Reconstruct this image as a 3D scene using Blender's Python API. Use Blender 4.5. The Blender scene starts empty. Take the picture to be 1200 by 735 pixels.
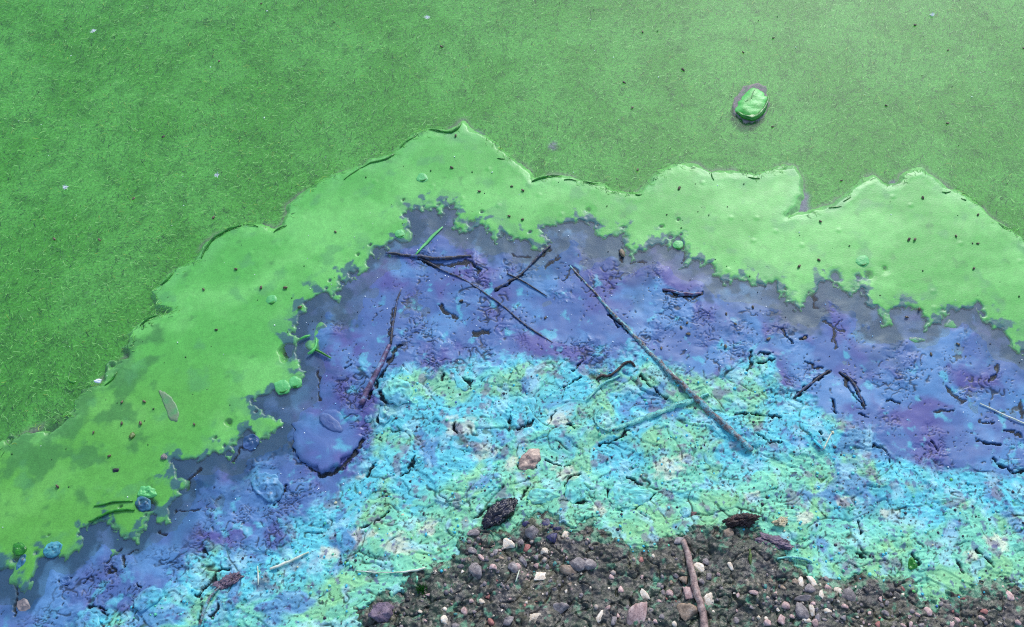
import bpy, bmesh, math, random
import numpy as np
from mathutils import Vector

rng = np.random.default_rng(7)
random.seed(7)
sc = bpy.context.scene
COL = sc.collection

# ------------------------------------------------------------------ camera
H = 1.486                       # eye height of a person holding a phone (m)
TH = math.radians(60.0)         # looking down 60 degrees
FOV = math.radians(50.0)
FPX = 600.0 / math.tan(FOV / 2)
cd = bpy.data.cameras.new('camera')
cam = bpy.data.objects.new('camera', cd)
COL.objects.link(cam)
cam.location = (0, 0, H)
cam.rotation_euler = (math.pi / 2 - TH, 0, 0)
cd.sensor_fit = 'HORIZONTAL'
cd.angle = FOV
cd.clip_start = 0.01
cd.clip_end = 3000
sc.camera = cam

# ------------------------------------------------------------------ light
SUN_EL = math.radians(36.0)
SUN_AZ = math.radians(20.0)     # ahead of the camera, a little to the right
w = bpy.data.worlds.new('World')
sc.world = w
w.use_nodes = True
nt = w.node_tree
bgn = nt.nodes['Background']
sky = nt.nodes.new('ShaderNodeTexSky')
sky.sky_type = 'NISHITA'
sky.sun_disc = False
sky.sun_elevation = SUN_EL
sky.sun_rotation = SUN_AZ
sky.air_density = 1.0
sky.dust_density = 0.8
sky.ozone_density = 2.0
nt.links.new(sky.outputs[0], bgn.inputs[0])
bgn.inputs[1].default_value = 0.15
sl = bpy.data.lights.new('sun', 'SUN')
sl.energy = 1.4
sl.angle = math.radians(12)
sl.color = (1.0, 0.985, 0.96)
so = bpy.data.objects.new('sun', sl)
COL.objects.link(so)
sdir = Vector((math.sin(SUN_AZ) * math.cos(SUN_EL), math.cos(SUN_AZ) * math.cos(SUN_EL), math.sin(SUN_EL)))
so.rotation_euler = (-sdir).to_track_quat('-Z', 'Y').to_euler()
so.location = (1, 4, 4)

sc.view_settings.view_transform = 'Standard'
sc.view_settings.look = 'None'
sc.view_settings.gamma = 1
sc.view_settings.use_curve_mapping = False
sc.view_settings.exposure = 0.84
sc.cycles.use_denoising = False
sc.cycles.filter_width = 1.1

# ------------------------------------------------------------------ maths helpers
CT, ST = math.cos(TH), math.sin(TH)


def lin(r, g, b):
    c = np.array([r, g, b], float) / 255.0
    return np.where(c <= 0.04045, c / 12.92, ((c + 0.055) / 1.055) ** 2.4)


def project(x, y, z):
    """world point -> photograph pixel"""
    dep = y * CT - (z - H) * ST
    up = y * ST + (z - H) * CT
    dep = np.maximum(dep, 0.15)
    return 600.0 + FPX * x / dep, 367.5 - FPX * up / dep


def unproject(px, py, z=0.0):
    """photograph pixel -> point of the ray at height z"""
    a = (px - 600.0) / FPX
    b = (367.5 - py) / FPX
    dx, dy, dz = a, CT + b * ST, -ST + b * CT
    t = (z - H) / dz
    return dx * t, dy * t


def ss(a, b, v):
    t = np.clip((v - a) / (b - a), 0, 1)
    return t * t * (3 - 2 * t)


_p = np.random.default_rng(3).permutation(256)
_ga = np.random.default_rng(4).random(256) * 2 * np.pi
_gx, _gy = np.cos(_ga), np.sin(_ga)
_hr = np.random.default_rng(5).random((256, 3))


def pn(x, y, s=0):
    xi = np.floor(x).astype(np.int64)
    yi = np.floor(y).astype(np.int64)
    fx, fy = x - xi, y - yi
    xi = xi + s * 37
    yi = yi + s * 11

    def g(ix, iy, ax, ay):
        h = _p[(_p[ix & 255] + iy) & 255]
        return _gx[h] * ax + _gy[h] * ay
    u = fx * fx * fx * (fx * (fx * 6 - 15) + 10)
    v = fy * fy * fy * (fy * (fy * 6 - 15) + 10)
    a = g(xi, yi, fx, fy)
    b = g(xi + 1, yi, fx - 1, fy)
    c = g(xi, yi + 1, fx, fy - 1)
    d = g(xi + 1, yi + 1, fx - 1, fy - 1)
    return ((a + (b - a) * u) * (1 - v) + (c + (d - c) * u) * v) * 1.5


def fbm(x, y, f, o=4, s=0, gain=0.5):
    r = 0
    a = 1.0
    t = 0
    for i in range(o):
        r = r + a * pn(x * f, y * f, s + i * 5)
        t += a
        a *= gain
        f *= 2.03
    return r / t * 1.4


def worley(x, y, f, s=0):
    """F1, F2 and a random number of the nearest cell"""
    x = x * f
    y = y * f
    xi = np.floor(x).astype(np.int64)
    yi = np.floor(y).astype(np.int64)
    f1 = np.full(x.shape, 9.0)
    f2 = np.full(x.shape, 9.0)
    rid = np.zeros(x.shape)
    for i in (-1, 0, 1):
        for j in (-1, 0, 1):
            h = _p[(_p[(xi + i + s * 17) & 255] + yi + j) & 255]
            d = np.hypot(xi + i + _hr[h, 0] - x, yi + j + _hr[h, 1] - y)
            near = d < f1
            f2 = np.where(near, f1, np.minimum(f2, d))
            rid = np.where(near, _hr[h, 2], rid)
            f1 = np.where(near, d, f1)
    return f1, f2, rid


def mix(a, b, t):
    t = t[:, None] if (hasattr(t, 'ndim') and t.ndim == 1) else t
    return a * (1 - t) + b * t


# ------------------------------------------------------------------ traced shore lines (photograph pixels)
# outer edge of the bright scum against the open water
LO = [(-1600, 1150), (-600, 830), (-150, 610), (0, 532), (30, 510), (62, 497), (85, 485), (97, 458), (117, 448), (133, 438), (150, 418),
      (157, 395), (167, 380), (187, 369), (197, 370), (205, 362), (186, 356), (180, 342), (190, 332), (207, 317), (230, 305),
      (240, 290), (257, 275), (280, 265), (303, 265), (322, 272), (333, 265), (340, 250), (339, 240), (353, 230), (377, 213),
      (400, 203), (423, 196), (437, 187), (460, 182), (472, 170), (487, 158), (503, 152), (527, 155), (542, 144), (550, 153),
      (573, 163), (587, 177), (600, 188), (617, 200), (623, 212), (640, 207), (657, 207), (677, 212), (703, 217), (720, 225),
      (747, 228), (760, 218), (767, 207), (783, 197), (800, 193), (813, 195), (833, 203), (860, 202), (887, 205), (913, 198),
      (930, 197), (937, 207), (938, 227), (930, 243), (921, 254), (947, 250), (973, 243), (990, 233), (1003, 220), (1023, 207),
      (1040, 217), (1053, 218), (1063, 203), (1080, 198), (1093, 208), (1110, 222), (1127, 228), (1150, 245), (1163, 258),
      (1183, 270), (1200, 283), (1260, 312), (1420, 345), (1800, 420), (2900, 640)]
# inner edge of the scum against the blue sludge
LI = [(-1600, 1300), (-600, 960), (-150, 735), (0, 663), (13, 667), (18, 690), (28, 703), (37, 690), (43, 663), (53, 650), (77, 653),
      (93, 643), (97, 623), (113, 610), (130, 613), (143, 630), (160, 633), (167, 617), (177, 603), (187, 620), (203, 618),
      (200, 600), (203, 587), (213, 570), (202, 553), (203, 540), (230, 535), (240, 540), (253, 532), (268, 537), (273, 520),
      (290, 507), (303, 517), (313, 513), (330, 497), (310, 488), (296, 472), (300, 465), (317, 458), (333, 462), (353, 452),
      (358, 435), (350, 422), (347, 405), (343, 388), (353, 372), (363, 368), (357, 355), (367, 348), (380, 345), (397, 353),
      (400, 330), (413, 322), (430, 318), (437, 305), (453, 295), (460, 278), (477, 277), (480, 265), (477, 252), (497, 243),
      (513, 245), (517, 255), (523, 247), (533, 240), (537, 245), (535, 265), (550, 273), (563, 262), (567, 270), (570, 278),
      (580, 278), (588, 272), (598, 277), (613, 285), (630, 292), (640, 288), (643, 282), (635, 275), (647, 267), (667, 262),
      (687, 263), (697, 270), (703, 280), (720, 275), (730, 270), (733, 285), (743, 298), (757, 295), (767, 288), (783, 292),
      (787, 278), (797, 275), (803, 290), (805, 308), (817, 310), (837, 315), (845, 328), (857, 332), (870, 327), (882, 335),
      (893, 333), (907, 332), (913, 342), (923, 348), (932, 363), (943, 361), (952, 345), (960, 332), (973, 330), (987, 338),
      (997, 343), (1000, 333), (1010, 338), (1012, 348), (1020, 360), (1033, 362), (1038, 381), (1045, 380), (1048, 365),
      (1060, 360), (1077, 365), (1085, 385), (1093, 378), (1107, 368), (1127, 362), (1147, 362), (1153, 375), (1170, 385),
      (1180, 402), (1200, 412), (1260, 440), (1420, 480), (1800, 560), (2900, 800)]
# blue sludge against the turquoise crust
LT = [(-1600, 1400), (-600, 1040), (-150, 820), (0, 768), (87, 735), (117, 722), (160, 706), (213, 688), (228, 650), (265, 640), (300, 645), (333, 648),
      (340, 613), (367, 600), (400, 573), (425, 545), (443, 525), (440, 495), (443, 458), (455, 438), (480, 432), (510, 438),
      (533, 432), (553, 425), (587, 425), (617, 422), (640, 422), (667, 432), (693, 432), (713, 424), (740, 415), (770, 420), (800, 442),
      (833, 445), (860, 432), (893, 415), (905, 425), (913, 445), (933, 458), (950, 475), (977, 490), (1017, 507), (1040, 533), (1060, 540),
      (1083, 547), (1133, 557), (1200, 557), (1400, 600), (1800, 690), (2900, 960)]
# turquoise crust against the bare mud
LM = [(-1600, 1700), (-600, 1250), (0, 960), (260, 850), (380, 790), (419, 735), (419, 717), (440, 702), (461, 696), (476, 679), (501, 666), (518, 662),
      (539, 654), (543, 630), (560, 620), (581, 631), (602, 622), (615, 610), (640, 605), (657, 612), (670, 620), (691, 614),
      (703, 628), (720, 637), (750, 645), (761, 639), (795, 628), (824, 624), (841, 622), (858, 615), (885, 622), (909, 640),
      (917, 658), (935, 673), (963, 684), (990, 686), (1009, 677), (1032, 679), (1056, 679), (1064, 692), (1073, 708),
      (1093, 710), (1127, 697), (1150, 690), (1167, 677), (1183, 683), (1200, 700), (1400, 790), (1800, 900), (2900, 1250)]


class Field:
    """signed distance (pixels) to a traced line, positive on the bank side"""

    def __init__(self, line):
        L = np.array(line, float)
        self.L = L
        self.fx, self.fy = np.arange(-40, 1243, 2.0), np.arange(90, 803, 2.0)
        self.cx, self.cy = np.arange(-1600, 2801, 14.0), np.arange(-700, 2601, 14.0)
        self.fine = self.grid(self.fx, self.fy)
        self.coarse = self.grid(self.cx, self.cy)

    def grid(self, xs, ys):
        X, Y = np.meshgrid(xs, ys)
        d2 = np.full(X.shape, 1e12)
        ins = np.zeros(X.shape, bool)
        A, B = self.L[:-1], self.L[1:]
        for (ax, ay), (bx, by) in zip(A, B):
            ex, ey = bx - ax, by - ay
            t = np.clip(((X - ax) * ex + (Y - ay) * ey) / (ex * ex + ey * ey), 0, 1)
            d2 = np.minimum(d2, (X - ax - t * ex) ** 2 + (Y - ay - t * ey) ** 2)
            if ex:
                m = (X >= min(ax, bx)) & (X < max(ax, bx))
                yy = ay + (X - ax) / ex * ey
                ins ^= m & (yy < Y)
        return np.where(ins, 1, -1) * np.sqrt(d2)

    @staticmethod
    def bil(g, xs, ys, px, py):
        sx = np.clip((px - xs[0]) / (xs[1] - xs[0]), 0, len(xs) - 1.001)
        sy = np.clip((py - ys[0]) / (ys[1] - ys[0]), 0, len(ys) - 1.001)
        i, j = sx.astype(int), sy.astype(int)
        u, v = sx - i, sy - j
        return (g[j, i] * (1 - u) + g[j, i + 1] * u) * (1 - v) + (g[j + 1, i] * (1 - u) + g[j + 1, i + 1] * u) * v

    def __call__(self, px, py):
        f = (px > self.fx[0]) & (px < self.fx[-1]) & (py > self.fy[0]) & (py < self.fy[-1])
        return np.where(f, self.bil(self.fine, self.fx, self.fy, px, py), self.bil(self.coarse, self.cx, self.cy, px, py))


FO, FI, FT, FM = Field(LO), Field(LI), Field(LT), Field(LM)


def strokes(px, py, items):
    """largest value of 1-d/width over dark gashes and painted shade given as polylines in pixels"""
    r = np.zeros(px.shape)
    for pts, wd in items:
        for (ax, ay), (bx, by) in zip(pts[:-1], pts[1:]):
            m = (px > min(ax, bx) - wd) & (px < max(ax, bx) + wd) & (py > min(ay, by) - wd) & (py < max(ay, by) + wd)
            if not m.any():
                continue
            X, Y = px[m], py[m]
            ex, ey = bx - ax, by - ay
            t = np.clip(((X - ax) * ex + (Y - ay) * ey) / (ex * ex + ey * ey + 1e-9), 0, 1)
            d = np.hypot(X - ax - t * ex, Y - ay - t * ey)
            r[m] = np.maximum(r[m], 1 - d / wd)
    return r


# ------------------------------------------------------------------ mesh helpers
def np_mesh(name, V, F, mat, col=None, smooth=True):
    me = bpy.data.meshes.new(name)
    V = np.ascontiguousarray(V, np.float32)
    F = np.ascontiguousarray(F, np.int32)
    k = F.shape[1]
    me.vertices.add(len(V))
    me.vertices.foreach_set('co', V.ravel())
    me.loops.add(F.size)
    me.loops.foreach_set('vertex_index', F.ravel())
    me.polygons.add(len(F))
    me.polygons.foreach_set('loop_start', np.arange(0, F.size, k, dtype=np.int32))
    me.update(calc_edges=True)
    if smooth:
        me.polygons.foreach_set('use_smooth', np.ones(len(F), bool))
    if col is not None:
        a = me.color_attributes.new('pigment', 'FLOAT_COLOR', 'POINT')
        c = np.ones((len(V), 4), np.float32)
        c[:, :col.shape[1]] = col
        a.data.foreach_set('color', c.ravel())
    me.materials.append(mat)
    me.validate()
    return me


def put(name, me, parent=None, label=None, cat=None, group=None, kind=None):
    o = bpy.data.objects.new(name, me)
    COL.objects.link(o)
    if parent is not None:
        o.parent = parent
    if label:
        o['label'] = label
    if cat:
        o['category'] = cat
    if group:
        o['group'] = group
    if kind:
        o['kind'] = kind
    return o


def grid_faces(nx, ny, keep=None):
    j, i = np.meshgrid(np.arange(ny - 1), np.arange(nx - 1), indexing='ij')
    a = (j * nx + i).ravel()
    F = np.stack([a, a + 1, a + nx + 1, a + nx], 1)
    if keep is not None:
        F = F[keep.ravel()[F].any(1)]
    return F


def compact(V, F, *arrs):
    u, inv = np.unique(F, return_inverse=True)
    return (V[u], inv.reshape(F.shape)) + tuple(a[u] for a in arrs)


def grow(lo, hi, step, out_lo, out_hi, r=1.05):
    a = list(np.arange(lo, hi, step))
    s = step
    b = []
    v = a[-1]
    while v < out_hi:
        s *= r
        v += s
        b.append(v)
    s = step
    c = []
    v = a[0]
    while v > out_lo:
        s *= r
        v -= s
        c.append(v)
    return np.array(c[::-1] + a + b)


# ------------------------------------------------------------------ materials
def new_mat(name):
    m = bpy.data.materials.new(name)
    m.use_nodes = True
    t = m.node_tree
    return m, t, t.nodes['Principled BSDF']


def node(t, kind, **kw):
    n = t.nodes.new(kind)
    for k, v in kw.items():
        if k in n.inputs:
            n.inputs[k].default_value = v
        else:
            setattr(n, k, v)
    return n


def pigment_mat(name, rough=0.4, fine=900.0, amount=0.3, bump=0.3, bump_scale=700.0, rough_attr=False, dist=0.001, spec=0.5):
    """base colour from the mesh's own pigment, broken up by fine procedural grain"""
    m, t, b = new_mat(name)
    L = t.links.new
    at = node(t, 'ShaderNodeAttribute', attribute_name='pigment')
    tc = node(t, 'ShaderNodeTexCoord')
    n = node(t, 'ShaderNodeTexNoise', Scale=fine, Detail=3.0, Roughness=0.6)
    L(tc.outputs['Object'], n.inputs['Vector'])
    mr = node(t, 'ShaderNodeMapRange')
    mr.inputs[1].default_value = 0.3
    mr.inputs[2].default_value = 0.7
    mr.inputs[3].default_value = 1 - amount
    mr.inputs[4].default_value = 1 + amount
    L(n.outputs[0], mr.inputs[0])
    mx = node(t, 'ShaderNodeMix', data_type='RGBA', blend_type='MULTIPLY')
    mx.inputs[0].default_value = 1.0
    L(at.outputs['Color'], mx.inputs[6])
    L(mr.outputs[0], mx.inputs[7])
    L(mx.outputs[2], b.inputs['Base Color'])
    n2 = node(t, 'ShaderNodeTexNoise', Scale=bump_scale, Detail=4.0, Roughness=0.65)
    L(tc.outputs['Object'], n2.inputs['Vector'])
    bp = node(t, 'ShaderNodeBump', Strength=bump, Distance=dist)
    L(n2.outputs[0], bp.inputs['Height'])
    L(bp.outputs[0], b.inputs['Normal'])
    if rough_attr:
        L(at.outputs['Alpha'], b.inputs['Roughness'])
    else:
        b.inputs['Roughness'].default_value = rough
    b.inputs['Specular IOR Level'].default_value = spec
    return m


SKIN = {}


def coat_mat(name, cols, scale=60.0, rough=0.45, bump=0.4, speck=None, speck_amt=0.5, rand=0.0, stretch=None):
    """mottled colour: a ramp of the given colours over noise, optional specks, small random tint per object"""
    m, t, b = new_mat(name)
    L = t.links.new
    tc = node(t, 'ShaderNodeTexCoord')
    src = tc.outputs['Object']
    if stretch:
        mp = node(t, 'ShaderNodeMapping')
        mp.inputs['Scale'].default_value = stretch
        L(src, mp.inputs[0])
        src = mp.outputs[0]
    oi = node(t, 'ShaderNodeObjectInfo')
    ad = node(t, 'ShaderNodeVectorMath', operation='ADD')
    sca = node(t, 'ShaderNodeVectorMath', operation='SCALE')
    sca.inputs[0].default_value = (13.0, 7.0, 3.0)
    L(oi.outputs['Random'], sca.inputs['Scale'])
    L(src, ad.inputs[0])
    L(sca.outputs[0], ad.inputs[1])
    n = node(t, 'ShaderNodeTexNoise', Scale=scale, Detail=5.0, Roughness=0.65)
    L(ad.outputs[0], n.inputs['Vector'])
    r = node(t, 'ShaderNodeValToRGB')
    e = r.color_ramp.elements
    while len(e) < len(cols):
        e.new(0.5)
    for i, c in enumerate(cols):
        e[i].position = 0.32 + 0.36 * i / max(1, len(cols) - 1)
        e[i].color = (*c, 1)
    L(n.outputs[0], r.inputs[0])
    out = r.outputs[0]
    if speck is not None:
        n3 = node(t, 'ShaderNodeTexNoise', Scale=scale * 6, Detail=2.0)
        L(ad.outputs[0], n3.inputs['Vector'])
        mr = node(t, 'ShaderNodeMapRange')
        mr.inputs[1].default_value = 0.58
        mr.inputs[2].default_value = 0.66
        mr.inputs[4].default_value = speck_amt
        L(n3.outputs[0], mr.inputs[0])
        mx = node(t, 'ShaderNodeMix', data_type='RGBA')
        L(mr.outputs[0], mx.inputs[0])
        L(out, mx.inputs[6])
        mx.inputs[7].default_value = (*speck, 1)
        out = mx.outputs[2]
    if rand:
        hs = node(t, 'ShaderNodeHueSaturation')
        mr = node(t, 'ShaderNodeMapRange')
        mr.inputs[3].default_value = 1 - rand
        mr.inputs[4].default_value = 1 + rand
        L(oi.outputs['Random'], mr.inputs[0])
        L(mr.outputs[0], hs.inputs['Value'])
        L(out, hs.inputs['Color'])
        out = hs.outputs[0]
    L(out, b.inputs['Base Color'])
    n2 = node(t, 'ShaderNodeTexNoise', Scale=scale * 5, Detail=4.0, Roughness=0.6)
    L(ad.outputs[0], n2.inputs['Vector'])
    bp = node(t, 'ShaderNodeBump', Strength=bump, Distance=0.0015)
    L(n2.outputs[0], bp.inputs['Height'])
    L(bp.outputs[0], b.inputs['Normal'])
    b.inputs['Roughness'].default_value = rough
    return m


def water_mat():
    m, t, b = new_mat('pond_water')
    L = t.links.new
    t.nodes.remove(b)
    out = t.nodes['Material Output']
    tr = node(t, 'ShaderNodeBsdfTransparent')
    tr.inputs[0].default_value = (0.88, 0.92, 0.86, 1)
    gl = node(t, 'ShaderNodeBsdfGlossy', Roughness=0.5)
    gl.inputs[0].default_value = (1, 1, 1, 1)
    # Schlick reflectance of water, the same from above and below
    lw = node(t, 'ShaderNodeLayerWeight')
    pw = node(t, 'ShaderNodeMath', operation='POWER')
    pw.inputs[1].default_value = 5.0
    fr = node(t, 'ShaderNodeMath', operation='MULTIPLY_ADD')
    fr.inputs[1].default_value = 0.98
    fr.inputs[2].default_value = 0.028
    L(lw.outputs['Facing'], pw.inputs[0])
    L(pw.outputs[0], fr.inputs[0])
    mx = node(t, 'ShaderNodeMixShader')
    L(fr.outputs[0], mx.inputs[0])
    L(tr.outputs[0], mx.inputs[1])
    L(gl.outputs[0], mx.inputs[2])
    L(mx.outputs[0], out.inputs['Surface'])
    return m


M_WATER = water_mat()
M_FILM = pigment_mat('algae_film', fine=700, amount=0.16, bump=0.10, bump_scale=450, rough_attr=True, spec=0.3)
M_CRUST = pigment_mat('algae_crust', fine=750, amount=0.2, bump=0.2, bump_scale=500, rough_attr=True, spec=0.35)
M_SCUM = pigment_mat('green_scum', rough=0.4, fine=500, amount=0.16, bump=0.25, bump_scale=420, dist=0.0008)
M_SOUP = pigment_mat('suspended_algae', rough=0.8, fine=260, amount=0.35, bump=0.1, spec=0.1)
M_FIL = pigment_mat('algae_filament', rough=0.6, fine=200, amount=0.1, bump=0.0, spec=0.2)
M_MUD = pigment_mat('wet_mud', fine=1000, amount=0.35, bump=0.5, bump_scale=700, rough_attr=True, dist=0.002)
M_GRIT = pigment_mat('grit', rough=0.6, fine=900, amount=0.2, bump=0.3)

# ------------------------------------------------------------------ large structure
# big ground: bank behind the camera, lake bed ahead
gx = grow(-2.6, 2.6, 0.08, -500, 500, 1.22)
gy = grow(-0.6, 1.8, 0.08, -500, 500, 1.22)
X, Y = np.meshgrid(gx, gy)
X, Y = X.ravel(), Y.ravel()
Z = np.clip(0.08 * (0.42 - Y), -0.9, 1.5) + 0.02 * pn(X * 0.9, Y * 0.9, 2)
inpatch = (np.abs(X) < 2.7) & (Y > -0.62)
Z = np.where(inpatch, np.minimum(Z, 0.0) - 0.05, Z)
mudcol = np.tile(lin(74, 70, 62) * 0.8, (len(X), 1)) * (1 + 0.3 * pn(X * 3, Y * 3, 9))[:, None]
put('ground', np_mesh('ground', np.stack([X, Y, Z], 1), grid_faces(len(gx), len(gy)), M_MUD,
                      np.concatenate([mudcol, np.full((len(X), 1), 0.6)], 1)), kind='structure',
    label='dark mud bank and lake bed under the bloom')

gx = grow(-2, 2, 0.5, -500, 500, 1.5)
gy = grow(0.0, 2, 0.5, -3, 500, 1.5)
X, Y = np.meshgrid(gx, gy)
put('water', np_mesh('water', np.stack([X.ravel(), Y.ravel(), 0 * X.ravel()], 1), grid_faces(len(gx), len(gy)), M_WATER),
    kind='structure', label='still murky water at the edge of the lake')

# ---- the fine bank: blue sludge, turquoise crust, mud share one set of sample points
DX = 0.00125
gx = grow(-0.90, 0.90, DX, -2.7, 2.7, 1.045)
gy = grow(0.37, 1.20, DX, -0.62, 1.45, 1.045)
NX, NY = len(gx), len(gy)
X, Y = np.meshgrid(gx, gy)
X, Y = X.ravel(), Y.ravel()
PX, PY = project(X, Y, 0.0)
FULL = len(X)
dI = FI(PX, PY)
SUB = np.nonzero(dI > -16)[0]
X, Y, PX, PY, dI = X[SUB], Y[SUB], PX[SUB], PY[SUB], dI[SUB]
REMAP = np.full(FULL, -1, np.int64)
REMAP[SUB] = np.arange(len(SUB))
dI = dI + 1.5 * fbm(X, Y, 70, 2, 2) + 4.0 * fbm(X, Y, 24, 2, 3)
dT0 = FT(PX, PY)
dM0 = FM(PX, PY)
dM = dM0 + 8 * fbm(X, Y, 22, 3, 4) + 9 * fbm(X, Y, 90, 4, 5)
# mean level of the shore: submerged at the scum, rising to the mud
zb = (-0.0020 + 0.0034 * ss(-2, 40, dI) + 0.008 * ss(-70, 60, dT0) + 0.010 * ss(-90, 40, dM0)
      + 0.0005 * np.maximum(0, dM0) * 0.25)

GASH_SHADE = [  # torn skin, plus painted shade where strokes follow sticks and stones
    ([(930, 467), (948, 452), (972, 436)], 3.2), ([(985, 437), (1000, 450), (1008, 466), (1013, 480)], 3.0), ([(990, 447), (1000, 465), (1010, 476)], 2.5),
    ([(1157, 449), (1166, 441), (1169, 428)], 4.0), ([(1108, 452), (1118, 466), (1132, 471)], 3.0), ([(1145, 517), (1160, 524), (1172, 522)], 3.0),
    ([(1163, 540), (1175, 550), (1190, 556), (1204, 553)], 3.0), ([(1148, 494), (1162, 498)], 2.6), ([(1196, 470), (1199, 488)], 3.4),
    ([(1095, 482), (1118, 482)], 1.8), ([(1176, 505), (1196, 510)], 2.2), ([(1090, 518), (1098, 530)], 1.8), ([(1040, 470), (1052, 474)], 3.0),
    ([(376, 557), (392, 554), (406, 545), (424, 519)], 5.5), ([(346, 500), (347, 532), (360, 546), (376, 556)], 1.8),  # shadow edge painted along the front of the large blue stone
    ([(432, 468), (452, 432), (464, 412)], 3.2), ([(455, 395), (462, 360)], 1.8), ([(463, 412), (470, 405)], 2.4),  # first stroke paints the shadow right of the broken stick
    ([(498, 306), (515, 311), (535, 311), (550, 309)], 3.6), ([(490, 302), (515, 315)], 2.0), ([(545, 306), (565, 316), (558, 322)], 2.2),  # first stroke paints the shade beneath the horizontal stem
    ([(780, 341), (800, 347), (822, 346)], 2.4), ([(780, 345), (808, 352)], 1.8), ([(632, 299), (644, 290)], 3.0), ([(639, 314), (655, 302)], 3.2),
    ([(580, 341), (595, 334), (612, 322)], 2.2), ([(667, 312), (676, 318), (682, 330)], 1.8), ([(661, 330), (668, 318)], 1.6),
    ([(556, 391), (574, 389)], 4.2), ([(514, 356), (522, 366), (536, 372)], 2.4), ([(580, 285), (582, 278), (592, 274)], 1.8), ([(600, 298), (622, 301)], 1.6),
    ([(713, 370), (728, 380), (738, 392)], 3.0), ([(717, 374), (724, 384)], 1.8), ([(953, 343), (955, 356), (960, 362)], 2.6),
    ([(966, 378), (980, 384), (990, 390)], 2.2), ([(975, 400), (978, 388), (984, 374)], 2.0), ([(978, 386), (978, 410)], 2.4),
    ([(915, 385), (922, 397), (928, 403)], 2.6), ([(937, 398), (945, 396)], 3.0), ([(877, 435), (880, 413)], 2.2), ([(888, 427), (906, 423)], 3.6), ([(888, 417), (905, 415)], 2.2),
    ([(975, 470), (978, 485)], 3.0), ([(1005, 487), (1018, 490)], 1.6), ([(945, 425), (955, 433), (965, 430)], 1.8),
    ([(800, 287), (803, 300), (800, 306)], 2.6), ([(727, 293), (729, 305)], 2.4), ([(740, 308), (758, 307)], 1.6), ([(811, 349), (823, 347)], 2.0),
    ([(126, 661), (135, 650), (142, 645)], 2.6), ([(144, 652), (147, 664)], 3.0), ([(128, 671), (134, 667)], 3.4), ([(150, 650), (160, 645)], 2.2),
    ([(98, 683), (108, 677)], 2.2), ([(105, 711), (125, 716)], 2.4), ([(120, 720), (128, 722)], 3.0), ([(17, 676), (18, 700), (18, 722)], 2.0), ([(186, 624), (195, 626)], 2.2),
    ([(70, 681), (78, 685), (84, 679)], 1.8), ([(163, 684), (165, 692)], 1.4), ([(218, 575), (222, 562), (234, 548)], 2.0), ([(205, 599), (232, 598)], 1.5),
    ([(322, 592), (331, 582), (335, 570)], 3.0), ([(273, 540), (282, 525), (296, 518)], 2.0), ([(345, 525), (343, 532)], 1.4), ([(232, 702), (244, 690), (256, 670), (270, 668)], 2.6),
    ([(236, 735), (238, 712)], 2.2), ([(240, 645), (243, 648)], 3.2), ([(254, 676), (252, 690)], 2.0), ([(250, 725), (258, 712)], 3.0),
    ([(373, 430), (375, 470)], 1.6), ([(404, 432), (412, 427)], 1.8), ([(445, 462), (455, 476)], 4.0), ([(448, 480), (444, 496)], 3.0), ([(466, 470), (472, 476)], 2.4),
    ([(541, 446), (553, 452)], 2.8), ([(518, 445), (521, 440)], 1.8), ([(598, 497), (597, 485)], 2.4), ([(533, 500), (535, 512)], 2.2),
    ([(486, 540), (478, 556), (470, 562)], 1.8), ([(440, 616), (456, 602)], 2.2), ([(425, 622), (440, 613)], 1.6), ([(430, 560), (440, 545)], 1.8), ([(605, 505), (618, 502), (626, 495)], 2.0),
    ([(640, 542), (655, 549), (668, 548)], 1.8), ([(702, 525), (722, 518), (735, 508)], 2.2), ([(665, 500), (672, 505)], 2.0), ([(748, 444), (768, 459), (780, 470)], 2.6),
    ([(660, 458), (668, 452), (680, 443)], 2.0), ([(672, 436), (684, 424)], 2.0), ([(642, 500), (652, 482)], 2.0), ([(610, 590), (622, 572), (615, 585)], 2.0), ([(640, 590), (655, 580)], 1.6),
    ([(860, 487), (885, 488), (915, 491)], 2.2), ([(885, 510), (900, 523), (915, 520)], 1.6), ([(1020, 524), (1036, 528), (1042, 542)], 1.8), ([(960, 510), (964, 518)], 3.0),
    ([(1005, 615), (1008, 626)], 2.6), ([(1066, 652), (1074, 664)], 3.0), ([(1118, 660), (1124, 674)], 2.2), ([(1000, 650), (1012, 660)], 2.2), ([(1140, 650), (1160, 668)], 2.4),
    ([(712, 575), (713, 592), (722, 601), (740, 600), (766, 582)], 2.6), ([(735, 563), (752, 570)], 2.2), ([(661, 572), (668, 561), (680, 558)], 1.8), ([(655, 592), (686, 591)], 2.4),
    ([(620, 590), (640, 592)], 1.6), ([(606, 548), (614, 554), (626, 551)], 3.0), ([(556, 611), (590, 588)], 2.6),
]
gash_shade = strokes(PX + 3.2 * fbm(X, Y, 75, 3, 31), PY + 3.2 * fbm(X, Y, 75, 3, 33), GASH_SHADE)
gash_shade = ss(0.36, 0.68, gash_shade + 0.65 * fbm(X, Y, 100, 3, 35) * (gash_shade > 0))

inblue = ss(8, 40, dI)
dT = dT0 + 11 * fbm(X, Y, 28, 4, 6) + 5 * pn(X * 130, Y * 130, 8)
tq = ss(-9, 9, dT)
rough_patch = ss(-0.05, 0.45, fbm(X, Y, 11, 3, 12) + 0.22 * ss(-90, 0, dT0) + 0.35 * ss(430, 260, PX) * ss(5, 40, dI))
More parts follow.
